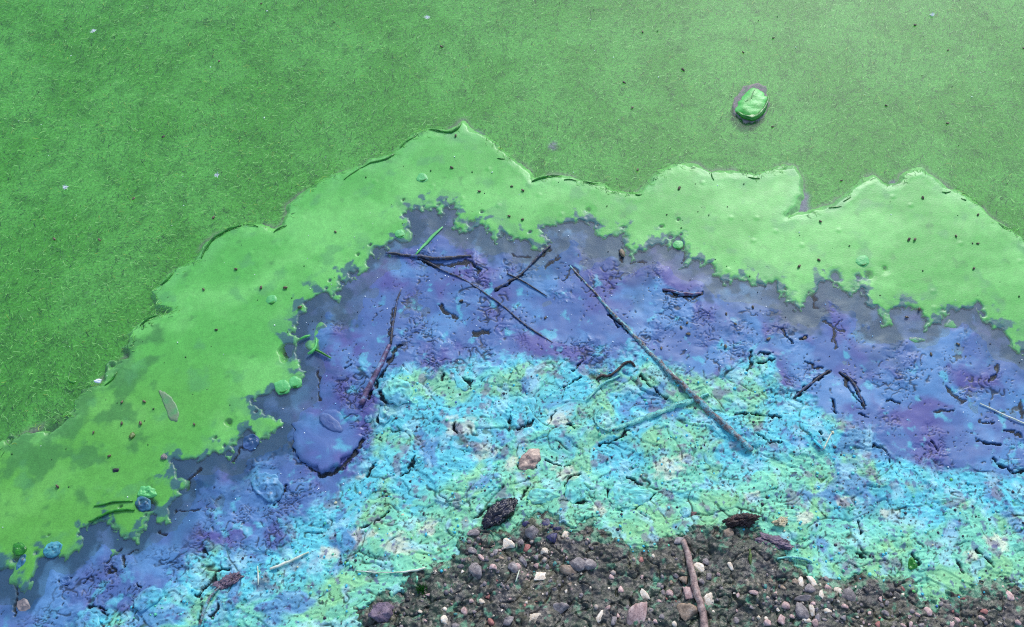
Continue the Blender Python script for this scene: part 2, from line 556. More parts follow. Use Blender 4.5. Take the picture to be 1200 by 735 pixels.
# wrinkled folds of the wet skin: terraced noise gives smooth steps with a steep side
wx, wy = X + 0.006 * fbm(X, Y, 40, 2, 14), Y + 0.006 * fbm(X, Y, 40, 2, 15)
tn = fbm(wx, wy * 1.25, 30, 4, 16) * 3.4
ft = tn - np.floor(tn)
st = np.floor(tn) + ss(0.42, 0.58, ft)
fold = st * 0.0008 * rough_patch
edge = ss(0.15, 0.06, np.abs(ft - 0.42)) * ss(0.0, 0.2, fbm(X, Y, 26, 3, 17) + 0.2 * rough_patch - 0.05) * rough_patch
rid = 1 - np.abs(fbm(wx, wy, 48, 3, 18)) * 2.2
rid = np.clip(rid, 0, 1)
# short dark tears in the skin
wx2, wy2 = X + 0.007 * fbm(X, Y, 55, 2, 21), Y + 0.007 * fbm(X, Y, 55, 2, 22)
cn = np.abs(pn(wx2 * 48, wy2 * 62, 20))
cm = ss(0.20, 0.30, 0.6 * fbm(X, Y, 45, 3, 24) + 0.6 * fbm(X, Y, 10, 3, 25) + 0.25 * (rough_patch - 0.5)) * inblue
tear = np.maximum(ss(0.15, 0.07, cn) * cm * (1 - 0.85 * tq), 0.95 * edge * inblue * (1 - tq))
sp = fbm(X, Y, 210, 3, 26)
pit = ss(0.44, 0.54, sp) * inblue * (1 - tq) * ss(0.05, 0.3, fbm(X, Y, 30, 2, 29))
pin = ss(0.42, 0.54, sp + 0.26 * ss(0.0, 0.5, fbm(X, Y, 20, 3, 30))) * tq
# lumpy crust
ux_, uy_ = X + 0.018 * fbm(X, Y, 13, 3, 40), Y + 0.014 * fbm(X, Y, 13, 3, 41)
pl = fbm(ux_ * 0.8, uy_ * 1.15, 13, 4, 42, 0.42) * 2.8 + 20
pf = pl - np.floor(pl)
plate = np.floor(pl) + ss(0.44, 0.56, pf)
pid = _hr[np.floor(pl - 0.5).astype(int) & 255, 0]
l1, l2, lr = worley(ux_, uy_, 17, 7)
wr = 1 - np.abs(fbm(ux_, uy_ * 1.4, 40, 3, 43)) * 2.0
lump = (plate - 20) * 0.0013 + np.clip(1 - l1 * l1 * 1.3, 0, 1) * 0.0035 * lr + 0.0030 + np.clip(wr, 0, 1) ** 3 * 0.0010
crum = fbm(X, Y, 70, 3, 44) * (0.0002 + 0.0007 * ss(0.05, 0.5, fbm(X, Y, 12, 2, 45))) + fbm(X, Y, 300, 2, 46) * 0.00012
cedge = ss(0.09, 0.03, np.abs(pf - 0.45)) * ss(0.06, 0.30, fbm(X, Y, 19, 3, 49)) * tq
seam = np.maximum(0.8 * cedge, ss(0.05, 0.01, l2 - l1) * ss(0.1, 0.35, fbm(X, Y, 14, 2, 47)) * tq)

zf = (zb + inblue * (0.0026 * fbm(X, Y, 9, 3, 48) + fold + 0.0004 * fbm(X, Y, 45, 3, 50) * (0.3 + rough_patch))
      + 0.0010 * fbm(X, Y, 22, 3, 52) + 0.0022 * fbm(X, Y, 18, 3, 53) * ss(430, 260, PX) * inblue
      + tq * (lump + crum - 0.0045))
deep = np.clip(np.maximum(gash_shade, np.maximum(tear * 0.8, pit * 0.9)), 0, 1)
zf = zf - deep * 0.0011 - 0.004 * gash_shade - pin * 0.0004 - seam * 0.0014
zf = np.where(dI < -1, np.minimum(zf, -0.0012), zf)
zf = zf - 0.012 * ss(0, 9, dM)

# pigment of the skin
BLUE, VIOLET, SKY, TURQ, MINT = lin(86, 114, 162), lin(94, 94, 150), lin(98, 146, 188), lin(104, 204, 210), lin(130, 214, 176)
GREEN, CREAM, INK, MAUVE, DEEP = lin(146, 208, 140), lin(232, 226, 196), lin(14, 15, 20), lin(130, 120, 138), lin(46, 88, 122)
c = mix(np.tile(BLUE, (len(X), 1)), np.tile(VIOLET, (len(X), 1)), ss(-0.10, 0.40, fbm(ux_, uy_, 9, 4, 60) + 0.22 * rough_patch - 0.08 - 0.22 * ss(430, 260, PX)))
c = mix(c, SKY, 0.8 * ss(-0.02, 0.40, fbm(ux_, uy_, 12, 5, 62) + 0.30 * ss(60, 25, np.hypot((PX - 1100) * 0.6, PY - 425))))
v1, v2, vr = worley(X + 0.006 * fbm(X, Y, 20, 2, 125), Y, 30, 19)
c = mix(c, DEEP, 0.55 * (1 - ss(0, 46, dI + 40 * fbm(X, Y, 8, 3, 61) + 34 * fbm(X, Y, 38, 4, 65))))
c = mix(c, DEEP * 0.75, 0.85 * (1 - ss(10, 20, dI + 26 * fbm(X, Y, 9, 3, 63) + 16 * fbm(X, Y, 45, 4, 67) - 8 * (0.5 - v1))))
c = mix(c, TURQ, 0.55 * ss(0.18, 0.50, fbm(X, Y, 42, 5, 64) + 0.14 * ss(-50, -5, dT) - 0.14 + 0.14 * ss(420, 250, PX)) * ss(20, 60, dI))
k = TURQ * (1 + 0.15 * fbm(X, Y, 80, 2, 66))[:, None]
tomud = ss(-110, -10, dM0)
k = mix(k, MINT, ss(-0.12, 0.22, 0.5 * fbm(ux_, uy_, 9, 4, 68) + 0.35 * (pid - 0.5) + 0.42 * tomud - 0.30 * ss(70, 5, dT0)))
k = mix(k, mix(MINT, GREEN, 0.6), 0.75 * ss(-0.02, 0.45, tomud - 0.75 + 0.6 * fbm(ux_, uy_, 11, 4, 69)))
k = mix(k, GREEN, 0.75 * ss(0.06, 0.40, fbm(ux_, uy_, 13, 4, 70) + 0.10 * ss(600, 850, PX) * (1 - ss(850, 1000, PX))))
k = mix(k, SKY, 0.85 * ss(0.06, 0.36, fbm(ux_, uy_, 15, 4, 72) - 0.16 - 0.25 * tomud + 0.14 * ss(880, 960, PX) * (1 - tomud) + 0.35 * (1 - ss(240, 420, PX))))
cre = np.zeros(len(X))
for bx, by, br in [(780, 552, 26), (803, 540, 14), (655, 492, 22), (540, 505, 26), (565, 530, 22), (425, 628, 22), (470, 640, 26), (500, 622, 20), (600, 545, 18), (660, 556, 20), (940, 612, 16), (880, 588, 14), (1165, 640, 22), (1040, 605, 16), (1135, 655, 18), (385, 650, 18), (640, 625, 16), (700, 600, 14), (420, 560, 10), (990, 590, 16)]:
    cre = np.maximum(cre, 1 - np.hypot(PX - bx, (PY - by) * 1.3) / br)
k = mix(k, CREAM, 0.7 * ss(0.2, 0.7, cre + 0.55 * fbm(X, Y, 60, 4, 74)) * (cre > 0))
k = mix(k, MAUVE, 0.7 * ss(0.30, 0.5, fbm(X, Y, 34, 4, 76) + 0.25 * np.clip(cre, 0, 1) - 0.02))
k = mix(k, VIOLET * 0.8, 0.7 * ss(0.40, 0.55, fbm(X, Y, 95, 3, 78) + 0.08 * ss(850, 950, PX)))
k = mix(k, mix(TURQ, np.array([1., 1., 1.]), 0.3), 0.6 * ss(0.12, 0.45, fbm(ux_, uy_, 34, 4, 80)))
c = mix(c, k, tq)
CLEAN = np.clip(c, 0.004, 1) * 0.92
c = mix(c, lin(40, 84, 44), 0.85 * seam * ss(-0.25, 0.2, fbm(X, Y, 60, 3, 84)))
c = mix(c, INK, 0.8 * seam * ss(0.1, 0.35, fbm(X, Y, 45, 3, 85)))
c = mix(c, INK, np.clip(deep * 1.0 + pin * 0.8, 0, 1) * 0.93)
c = np.clip(c, 0.004, 1) * 0.92
rgh = 0.50 + 0.12 * fbm(X, Y, 30, 2, 82) + 0.15 * tq
film_col = np.concatenate([c, np.clip(rgh, 0.12, 0.9)[:, None]], 1)
film_keep = (dI > -14) & (dM < 14)
V = np.stack([X, Y, zf], 1)
Fq = REMAP[grid_faces(NX, NY)]
Fq = Fq[(Fq >= 0).all(1)]
kf = film_keep[Fq].all(1)
isT = dT[Fq].mean(1) > 0
for nm, sel, lb in (('blue_sludge', kf & ~isT, 'wet blue and violet algae sludge skin along the waterline'),
                    ('turquoise_crust', kf & isT, 'crumbly dried turquoise and mint algae crust above the blue sludge')):
    v, f, cc = compact(V, Fq[sel], film_col)
    put(nm, np_mesh(nm, v, f, M_CRUST if nm == 'turquoise_crust' else M_FILM, cc), kind='stuff', label=lb, cat='algae')

# mud
c1, c2, cr = worley(X + 0.006 * fbm(X, Y, 50, 2, 90), Y + 0.006 * fbm(X, Y, 50, 2, 91), 30, 13)
e1, e2, er = worley(X + 0.003 * fbm(X, Y, 90, 2, 92), Y, 95, 15)
zm = (zb - 0.0015 + 0.007 * fbm(X, Y, 13, 4, 94) + np.clip(1 - c1 * c1 * 1.4, 0, 1) * 0.0050 * cr + np.clip(1 - e1 * 1.1, 0, 1) * 0.0018 * er
      + 0.0024 * fbm(X, Y, 80, 3, 96) + 0.0008 * fbm(X, Y, 300, 2, 98) - 0.0035 * ss(0.05, 0.0, np.abs(fbm(X, Y, 20, 3, 99))))
zm = zm - 0.010 * ss(2, -9, dM)
mc = mix(np.tile(lin(80, 76, 66), (len(X), 1)), lin(62, 74, 58), ss(-0.2, 0.35, fbm(X, Y, 9, 3, 100)))
mc = mix(mc, lin(92, 86, 56), 0.5 * ss(0.1, 0.4, fbm(X, Y, 15, 3, 102) + 0.35 * ss(60, 20, np.hypot(PX - 610, PY - 680)) - 0.1))
mc = mix(mc, lin(88, 80, 90), 0.6 * ss(0.1, 0.4, fbm(X, Y, 30, 3, 104)))
mc = mix(mc, lin(150, 138, 130), 0.75 * ss(0.30, 0.42, fbm(X, Y, 210, 2, 106)))
mc = mix(mc, lin(26, 24, 22), 0.8 * ss(0.08, 0.32, fbm(X, Y, 110, 3, 108)))
mc = mix(mc, MINT * 0.6, 0.6 * ss(0.36, 0.5, fbm(X, Y, 50, 3, 110) + 0.25 * ss(22, 2, dM0) - 0.16))
mc = mix(mc, MINT * 0.75, 0.55 * ss(0.05, 0.4, fbm(X, Y, 75, 4, 111) + 0.60 * ss(28, -4, dM0) - 0.25))
mc = mix(mc, np.array([0.030, 0.028, 0.018]), 0.35 * ss(-0.1, 0.3, fbm(X, Y, 18, 3, 113)))
mc = mc * np.array([0.88, 0.86, 0.72])
rm = 0.34 + 0.2 * fbm(X, Y, 40, 2, 112)
mud_keep = dM > -12
kf = mud_keep[Fq].all(1)
v, f, cc = compact(np.stack([X, Y, zm], 1), Fq[kf], np.concatenate([np.clip(mc, 0.003, 1), np.clip(rm, 0.2, 0.9)[:, None]], 1))
put('mud_bank', np_mesh('mud_bank', v, f, M_MUD, cc), kind='structure', label='dark stony mud bank at the foot of the crust')

TOP = np.maximum(np.where(film_keep, zf, -1), np.where(mud_keep, zm, -1))
_t = np.zeros(FULL)
_t[SUB] = np.maximum(TOP, 0.0)
TOP = _t.reshape(NY, NX)


def top(x, y):
    i = np.clip(np.searchsorted(gx, x), 0, NX - 1)
    j = np.clip(np.searchsorted(gy, y), 0, NY - 1)
    if y > gy[-1]:
        return 0.0
    return float(TOP[max(0, j - 1):j + 2, max(0, i - 1):i + 2].mean())


def place(px, py):
    z = 0.0
    for _ in range(4):
        x, y = unproject(px, py, z)
        z = top(x, y)
    return x, y, z


def mpp(px, py):
    x, y = unproject(px, py)
    return (y * CT + H * ST) / FPX


# ---- green scum sheet
sx = grow(-1.0, 1.0, 0.0018, -2.7, 2.7, 1.05)
sy = grow(0.50, 1.42, 0.0018, 0.2, 1.9, 1.05)
X, Y = np.meshgrid(sx, sy)
X, Y = X.ravel(), Y.ravel()
PX, PY = project(X, Y, 0.0)
wild = ss(330, 430, PY) * ss(270, 120, PX)
dO = FO(PX, PY) + (2.4 + 5 * wild) * fbm(X, Y, 55, 3, 120) + 22 * wild * fbm(X, Y, 14, 4, 121)
di = FI(PX, PY) + 4.0 * fbm(X, Y, 24, 2, 3) + 3.2 * fbm(X, Y, 60, 3, 122) + 1.5 * pn(X * 240, Y * 240, 124)
v1, v2, vr = worley(X + 0.006 * fbm(X, Y, 20, 2, 125), Y, 30, 19)
di = di + 10 * (0.50 - v1) * (0.4 + vr)
k1, k2, kr = worley(X + 0.003 * fbm(X, Y, 60, 2, 127), Y, 75, 23)
di = di + 8 * (0.45 - k1) * (0.3 + kr) + 3.5 * fbm(X, Y, 130, 2, 129)
hole = (kr > 0.955) & (k1 < 0.30) & (di > -18)
s = np.minimum(dO, -di)
for bx, by, rx, ry in [(377, 395, 9, 17), (472, 276, 10, 8), (1073, 398, 8, 3), (1117, 379, 9, 5), (160, 612, 10, 12), (366, 404, 7, 5), (130, 648, 6, 5),
                       (503, 296, 18, 3), (70, 625, 10, 8), (212, 567, 6, 6)]:
    d = np.hypot((PX - bx) / rx, (PY - by) / ry)
    s = np.maximum(s, (1 - d) * min(rx, ry) + 1.5 * fbm(X, Y, 80, 2, 126))
for bx, by, r in [(335, 412, 9), (333, 420, 6), (341, 407, 6), (552, 262, 4), (556, 259, 3), (440, 295, 5), (979, 324, 6), (1018, 323, 5), (1006, 324, 3), (268, 495, 5), (172, 633, 9), (1037, 315, 3),
                  (175, 590, 9), (115, 640, 8), (205, 600, 7), (18, 655, 6), (1117, 365, 5), (690, 247, 3), (950, 350, 6), (1125, 373, 8), (1140, 366, 6)]:
    s = np.minimum(s, np.hypot(PX - bx, PY - by) - r + 2.0 * fbm(X, Y, 70, 2, 128))
s = np.where(hole, np.minimum(s, (k1 - 0.22) * 18), s)
lipm = ss(-0.15, 0.3, fbm(X, Y, 9, 2, 130))
zs = np.where(s > 0, np.minimum(s * 0.00008, 0.0005), np.maximum(s * 0.0014, -0.009)) + 0.0003 * np.exp(-((dO - 6) / 4.0) ** 2) * lipm * (s > 0) + 0.0005 * fbm(X, Y, 14, 3, 132) * ss(0, 6, s)
b1, b2, brn = worley(X, Y, 40, 17)
zs = zs + 0.0004 * ss(0.25, 0.05, b1) * (brn > 0.9) * ss(4, 10, s)
SC1, SC2, SC3 = lin(98, 190, 78), lin(126, 212, 102), lin(106, 172, 56)
sc_ = mix(np.tile(SC1, (len(X), 1)), SC2, ss(-0.3, 0.4, fbm(X + 0.05 * fbm(X, Y, 6, 2, 133), Y * 1.8 + 0.05 * fbm(X, Y, 6, 2, 137), 5, 5, 134) + 0.15 * fbm(X, Y, 40, 3, 135)))
sc_ = mix(sc_, SC3, 0.55 * ss(420, 60, PX + 120 * fbm(X, Y, 4, 2, 136)) * ss(330, 480, PY))
sc_ = mix(sc_, lin(134, 208, 124), 0.3 * ss(22, 4, dO) * ss(-0.3, 0.3, fbm(X, Y, 16, 3, 138)))
sc_ = mix(sc_, lin(68, 132, 62), 0.7 * ss(0.12, 0.62, fbm(X, Y, 30, 4, 140) + 0.75 * ss(110, 0, dO) * wild - 0.14 - 0.20 * (1 - wild)))
sc_ = sc_ * (1 + 0.10 * fbm(X, Y, 60, 3, 141) + 0.08 * fbm(X, Y, 160, 2, 142))[:, None]
sc_ = mix(sc_, lin(72, 128, 116), 0.75 * ss(6, -1, s + 2.5 * fbm(X, Y, 120, 2, 144)) * (di > -14))
sc_ = mix(sc_, lin(90, 162, 92), 0.5 * ss(0.05, 0.4, fbm(X, Y, 22, 4, 143) + 0.35 * ss(40, 0, -di) - 0.2))
sc_ = mix(sc_, lin(58, 96, 112), 0.85 * ss(0.10, 0.26, fbm(X, Y, 40, 4, 145) + 0.42 * ss(20, 1, -di) - 0.30) * ss(24, 10, -di) * (dO > 14))
sc_ = sc_ * 0.83
v, f, cc = compact(np.stack([X, Y, zs], 1), grid_faces(len(sx), len(sy), s > -7), np.clip(sc_, 0.004, 1))
SCUM = put('algae_scum', np_mesh('algae_scum', v, f, M_SCUM, cc), kind='stuff', label='bright green paint-like algae scum floating along the shore', cat='algae')

# ---- suspended algae below the open water
ux = grow(-1.2, 1.2, 0.005, -400, 400, 1.09)
uy = grow(0.55, 1.75, 0.005, -0.2, 400, 1.09)
X, Y = np.meshgrid(ux, uy)
X, Y = X.ravel(), Y.ravel()
PX, PY = project(X, np.minimum(Y, 4), 0.0)
dO = FO(PX, PY) + 3 * fbm(X, Y, 55, 3, 120)
near = np.exp(-np.maximum(0, np.hypot(X, Y - 1) - 3))
zu = -0.0075 + near * 0.0015 * fbm(X, Y, 20, 3, 150)
uc = mix(np.tile(lin(86, 164, 62), (len(X), 1)), lin(100, 178, 78), ss(-0.3, 0.3, fbm(X, Y, 6, 4, 152)))
uc = mix(uc, lin(60, 120, 48), 0.42 * ss(0.0, 0.5, fbm(X, Y, 30, 4, 154) + 0.5 * ss(260, 0, PX) * ss(330, 520, PY) + 0.12 * ss(600, 0, PX) - 0.1))
uc = mix(uc, lin(150, 128, 138), 0.8 * ss(12, 2, -dO) * ss(-0.10, 0.32, fbm(X, Y, 17, 3, 156)))
uc = mix(uc, lin(40, 66, 58), 0.6 * ss(7, 0, -dO) * ss(-0.2, 0.3, fbm(X, Y, 30, 3, 158)))
pp = np.maximum(0, 1 - np.hypot((PX - 934) / 22, (PY - 236) / 24)) + np.maximum(0, 1 - np.hypot((PX - 558) / 13, (PY - 157) / 10)) + 0.9 * np.maximum(0, 1 - np.hypot((PX - 1048) / 8, (PY - 213) / 7)) + 0.8 * np.maximum(0, 1 - np.hypot((PX - 648) / 8, (PY - 168) / 7))
uc = mix(uc, lin(138, 132, 150), 0.95 * ss(0.1, 0.5, pp + 0.2 * fbm(X, Y, 60, 2, 159)))
put('suspended_algae', np_mesh('suspended_algae', np.stack([X, Y, zu], 1), grid_faces(len(ux), len(uy), dO < 16)[:, :], M_SOUP, np.clip(uc, 0.004, 1)),
    kind='stuff', label='cloud of murky green algae hanging below the open water', cat='algae')

# ---- filaments drifting just under the surface of the open water
N = 150000
fx = rng.uniform(-1.5, 1.5, N)
fy = rng.uniform(0.62, 1.95, N)
qx, qy = project(fx, fy, 0.0)
dOf = FO(qx, qy)
dens = 0.80 + 0.4 * fbm(fx + 0.06 * fbm(fx, fy, 4, 2, 161), fy * 1.6, 6, 4, 160)
kp = (dOf < 7.0 * rng.random(N) ** 2) & (rng.random(N) < dens)
kp &= ~((np.hypot((qx - 934) / 16, (qy - 238) / 17) < 1) | (np.hypot((qx - 558) / 11, (qy - 157) / 8) < 1))
kp &= ~((dOf > -9) & (fbm(fx, fy, 17, 3, 156) > 0.10))
fx, fy, qx, qy, dOf = fx[kp], fy[kp], qx[kp], qy[kp], dOf[kp]
N = len(fx)
ang = 2.2 * fbm(fx, fy, 3.0, 2, 162) + 0.35 + rng.normal(0, 0.75, N)
ln = rng.uniform(0.004, 0.012, N)
wd = rng.uniform(0.00045, 0.0010, N)
cv = rng.normal(0, 0.9, N)
fz = rng.uniform(-0.0058, -0.0006, N)
tl = np.where(dOf > -4, 0.0, rng.normal(0, 0.0010, N))
fz = np.where(dOf > -4, 0.0011, fz)
pts = []
ax_, ay_ = fx.copy(), fy.copy()
for i in range(4):
    a = ang + cv * (i - 1.5) / 1.5
    wi = wd * (1.0, 1.0, 0.9, 0.35)[i]
    nx_, ny_ = -np.sin(a) * wi / 2, np.cos(a) * wi / 2
    z = np.where(dOf > -4, fz, np.clip(fz + tl * (i - 1.5), -0.006, -0.0004))
    pts += [np.stack([ax_ + nx_, ay_ + ny_, z], 1), np.stack([ax_ - nx_, ay_ - ny_, z], 1)]
    ax_ = ax_ + np.cos(a) * ln / 3
    ay_ = ay_ + np.sin(a) * ln / 3
V = np.stack(pts, 1).reshape(-1, 3)
base = np.arange(N)[:, None] * 8
F = np.concatenate([base + np.array([0, 1, 3, 2]) + 2 * i for i in range(3)], 0)
pal = np.array([lin(156, 214, 122), lin(118, 192, 88), lin(98, 174, 72), lin(88, 162, 66), lin(50, 104, 54), lin(30, 72, 42), lin(154, 184, 76)])
pk = rng.choice(7, N, p=[0.14, 0.24, 0.22, 0.12, 0.16, 0.09, 0.03])
fc = pal[pk] * rng.uniform(0.8, 1.15, N)[:, None]
put('algae_filaments', np_mesh('algae_filaments', V, F, M_FIL, np.repeat(fc, 8, 0), smooth=False), kind='stuff',
    label='fine green algae filaments adrift in the open water', cat='algae')

# ------------------------------------------------------------------ things
M_WOODPALE = coat_mat('pale_bark', [lin(96, 74, 70), lin(158, 128, 118), lin(190, 166, 152)], 90, 0.6, 0.5, lin(60, 44, 40), 0.6, stretch=(1, 1, 1))
M_TWIGTURQ = coat_mat('turquoise_coated_twig', [lin(52, 44, 46), lin(120, 104, 100), lin(104, 160, 168), lin(140, 210, 206)], 110, 0.5, 0.8, lin(40, 32, 36), 0.9)
M_TWIGMINT = coat_mat('mint_coated_twig', [lin(70, 130, 124), lin(110, 196, 182), lin(150, 216, 186)], 110, 0.5, 0.8, lin(44, 50, 44), 0.8)
M_TWIGBLUE = coat_mat('blue_coated_twig', [lin(20, 18, 22), lin(58, 54, 66), lin(78, 104, 152)], 110, 0.45, 0.7, lin(16, 16, 20), 0.8)
M_TWIGPURP = coat_mat('purple_bark', [lin(52, 40, 60), lin(104, 78, 110), lin(120, 170, 200)], 70, 0.45, 0.5, lin(24, 20, 26), 0.7)
M_DARKWOOD = coat_mat('black_wet_wood', [lin(14, 13, 18), lin(30, 28, 38), lin(62, 60, 80)], 90, 0.32, 0.5)
M_BROWNROT = coat_mat('rotten_brown_litter', [lin(20, 12, 12), lin(54, 30, 26), lin(92, 62, 56)], 120, 0.5, 1.0, lin(130, 110, 110), 0.4)
M_MAUVEROT = coat_mat('mauve_leaf_litter', [lin(54, 44, 50), lin(110, 90, 106), lin(140, 118, 130)], 90, 0.5, 0.9, lin(40, 34, 36), 0.7)
M_STRAW = coat_mat('bleached_straw', [lin(160, 180, 150), lin(214, 214, 190), lin(232, 226, 206)], 120, 0.5, 0.3)
M_DGREEN = coat_mat('dark_green_fold', [lin(22, 84, 18), lin(40, 120, 24), lin(66, 150, 40)], 90, 0.3, 0.3)
M_SCUMLUMP = coat_mat('green_lump_skin', [lin(60, 150, 60), lin(84, 182, 88), lin(112, 198, 116)], 60, 0.4, 0.3)
M_CLUMP = coat_mat('clump_skin', [lin(50, 150, 44), lin(78, 186, 70), lin(110, 206, 104)], 50, 0.42, 0.3)
M_BLISTER = coat_mat('scum_blister_skin', [lin(78, 166, 84), lin(92, 182, 98), lin(110, 194, 116)], 60, 0.45, 0.3)
M_FOAM = coat_mat('mauve_foam', [lin(100, 130, 96), lin(132, 128, 118), lin(160, 136, 136)], 120, 0.7, 0.8, lin(90, 90, 80), 0.5)
M_OLIVELEAF = coat_mat('olive_leaf', [lin(64, 84, 138), lin(76, 96, 140), lin(70, 104, 156)], 60, 0.5, 0.3)
M_SUNKLEAF = coat_mat('sunken_leaf', [lin(84, 150, 84), lin(104, 140, 92), lin(122, 130, 100)], 60, 0.5, 0.3)
M_FLUFF = coat_mat('white_fluff', [lin(214, 220, 220), lin(240, 240, 240)], 90, 0.8, 0.1)
M_SEED = coat_mat('brown_seed', [lin(34, 26, 18), lin(78, 62, 42), lin(150, 130, 100)], 1.2, 0.45, 0.3, rand=0.3)
M_TQSTONE = coat_mat('turquoise_stone_coat', [lin(60, 180, 196), lin(66, 204, 220), lin(120, 224, 214)], 70, 0.5, 0.9, lin(50, 50, 70), 0.8)
M_TQSTONE2 = coat_mat('blue_turquoise_stone_coat', [lin(62, 120, 186), lin(70, 176, 214), lin(96, 210, 216)], 60, 0.45, 0.9, lin(40, 44, 70), 0.7)
M_BLSTONE = coat_mat('blue_stone_coat', [lin(72, 84, 168), lin(76, 128, 202), lin(90, 160, 214)], 26, 0.28, 0.35, lin(40, 44, 80), 0.35)
SKIN[M_TQSTONE] = (TURQ * 1.0, 0.6, 0.55)
SKIN[M_TQSTONE2] = ((TURQ + BLUE) * 0.5, 0.45, 0.4)
SKIN[M_BLSTONE] = ((BLUE + VIOLET) * 0.5, 0.25, 0.35)
M_TAN = coat_mat('tan_stone', [lin(48, 40, 44), lin(168, 140, 124), lin(226, 196, 170)], 70, 0.5, 0.6, lin(60, 46, 46), 0.6)
M_CREAMLICH = coat_mat('cream_crumb', [lin(120, 110, 80), lin(206, 190, 150), lin(232, 220, 180)], 130, 0.7, 1.0, lin(40, 34, 30), 0.8)
M_MOSS = coat_mat('moss', [lin(30, 90, 20), lin(60, 150, 40)], 200, 0.6, 0.2)
M_OLIVE = coat_mat('olive_husk', [lin(44, 60, 20), lin(86, 110, 40), lin(110, 130, 60)], 90, 0.4, 0.5)
PEB = {
    'cream': coat_mat('cream_pebble', [lin(196, 168, 138), lin(232, 212, 186), lin(246, 236, 218)], 1.6, 0.5, 0.5, lin(110, 84, 60), 0.5, 0.18),
    'pink': coat_mat('pink_pebble', [lin(146, 112, 106), lin(196, 160, 150), lin(222, 192, 180)], 1.6, 0.5, 0.5, lin(90, 60, 60), 0.6, 0.18),
    'mauve': coat_mat('mauve_pebble', [lin(84, 76, 76), lin(128, 116, 114), lin(172, 160, 152)], 1.6, 0.5, 0.5, lin(60, 50, 60), 0.6, 0.2),
    'red': coat_mat('red_pebble', [lin(120, 64, 54), lin(170, 104, 92), lin(186, 130, 118)], 1.6, 0.5, 0.5, lin(80, 50, 50), 0.4, 0.15),
    'dark': coat_mat('dark_violet_pebble', [lin(26, 24, 44), lin(50, 44, 80), lin(76, 70, 110)], 1.6, 0.35, 0.5, lin(110, 110, 140), 0.4, 0.15),
    'tan': coat_mat('tan_pebble', [lin(104, 84, 66), lin(158, 132, 108), lin(184, 160, 138)], 1.6, 0.5, 0.5, lin(80, 60, 50), 0.6, 0.15),
}


def ico(sub):
    bm = bmesh.new()
    bmesh.ops.create_icosphere(bm, subdivisions=sub, radius=1.0)
    V = np.array([v.co[:] for v in bm.verts])
    F = np.array([[v.index for v in f.verts] for f in bm.faces])
    bm.free()
    return V, F


ICO = {k: ico(k) for k in (1, 2, 3, 4, 5)}


_cg = np.zeros((FULL, 3), np.float32)
_cg[SUB] = CLEAN
_cg = _cg.reshape(NY, NX, 3)


def skin(x, y, tint, amt):
    i = np.clip(np.searchsorted(gx, x), 0, NX - 1)
    j = np.clip(np.searchsorted(gy, y), 0, NY - 1)
    return _cg[j, i] * (1 - amt) + np.array(tint) * amt


def rock_shape(seed, sub=3, facets=9, rough=0.12, fib=None):
    r = np.random.default_rng(seed)
    V, F = ICO[sub]
    V = V.copy()
    for _ in range(facets):
        n = r.normal(0, 1, 3)
        n /= np.linalg.norm(n)
        cut = r.uniform(0.36, 0.80)
        d = V @ n
        V = V - np.maximum(0, d - cut)[:, None] * n * 0.92
    o = r.uniform(0, 50)
    nz = fbm(V[:, 0] + V[:, 2] * 0.7 + o, V[:, 1] - V[:, 2] * 0.6 + o, 1.3, 3, 3)
    nz2 = fbm(V[:, 0] * 1.2 - V[:, 2] + o, V[:, 1] + V[:, 2] * 0.8 - o, 3.4, 3, 4)
    V = V * (1 + rough * nz + 0.5 * rough * nz2)[:, None]
    if fib:
        nf = 0.5 - np.abs(fbm(V[:, 0] * 0.9 + o, V[:, 1] * 4.5 + V[:, 2] * 2.5 + o, 1.0, 3, 8)) * 1.4
        V[:, 2] += fib * nf
        V[:, 1] += fib * 0.5 * nf
    V = V / np.abs(V).max(0)
    return V, F


def rock(name, px, py, rx, ry, ang, mat, hz=0.55, seed=1, sub=3, sink=0.25, facets=9, rough=0.12, fib=None, **kw):
    """rx, ry half sizes in pixels; ang in degrees as seen in the photograph"""
    x, y, z = place(px, py)
    k = mpp(px, py)
    V, F = rock_shape(seed, sub, facets, rough, fib)
    a, b = rx * k, ry * k
    h = min(a, b) * hz * 1.25
    V = V * np.array([a, b, h])
    A = math.radians(ang)
    R = np.array([[math.cos(A), -math.sin(A), 0], [math.sin(A), math.cos(A), 0], [0, 0, 1]])
    V = V @ R.T
    me = np_mesh(name, V, F, mat)
    o = put(name, me, **kw)
    o.location = (x, y, z + h * (1 - 2 * sink))
    return o


def chaikin(p, n=2, closed=False):
    p = np.array(p, float)
    for _ in range(n):
        q = []
        m = len(p)
        rngi = range(m if closed else m - 1)
        if not closed:
            q.append(p[0])
        for i in rngi:
            a, b = p[i], p[(i + 1) % m]
            q += [a * 0.75 + b * 0.25, a * 0.25 + b * 0.75]
        if not closed:
            q.append(p[-1])
        p = np.array(q)
    return p


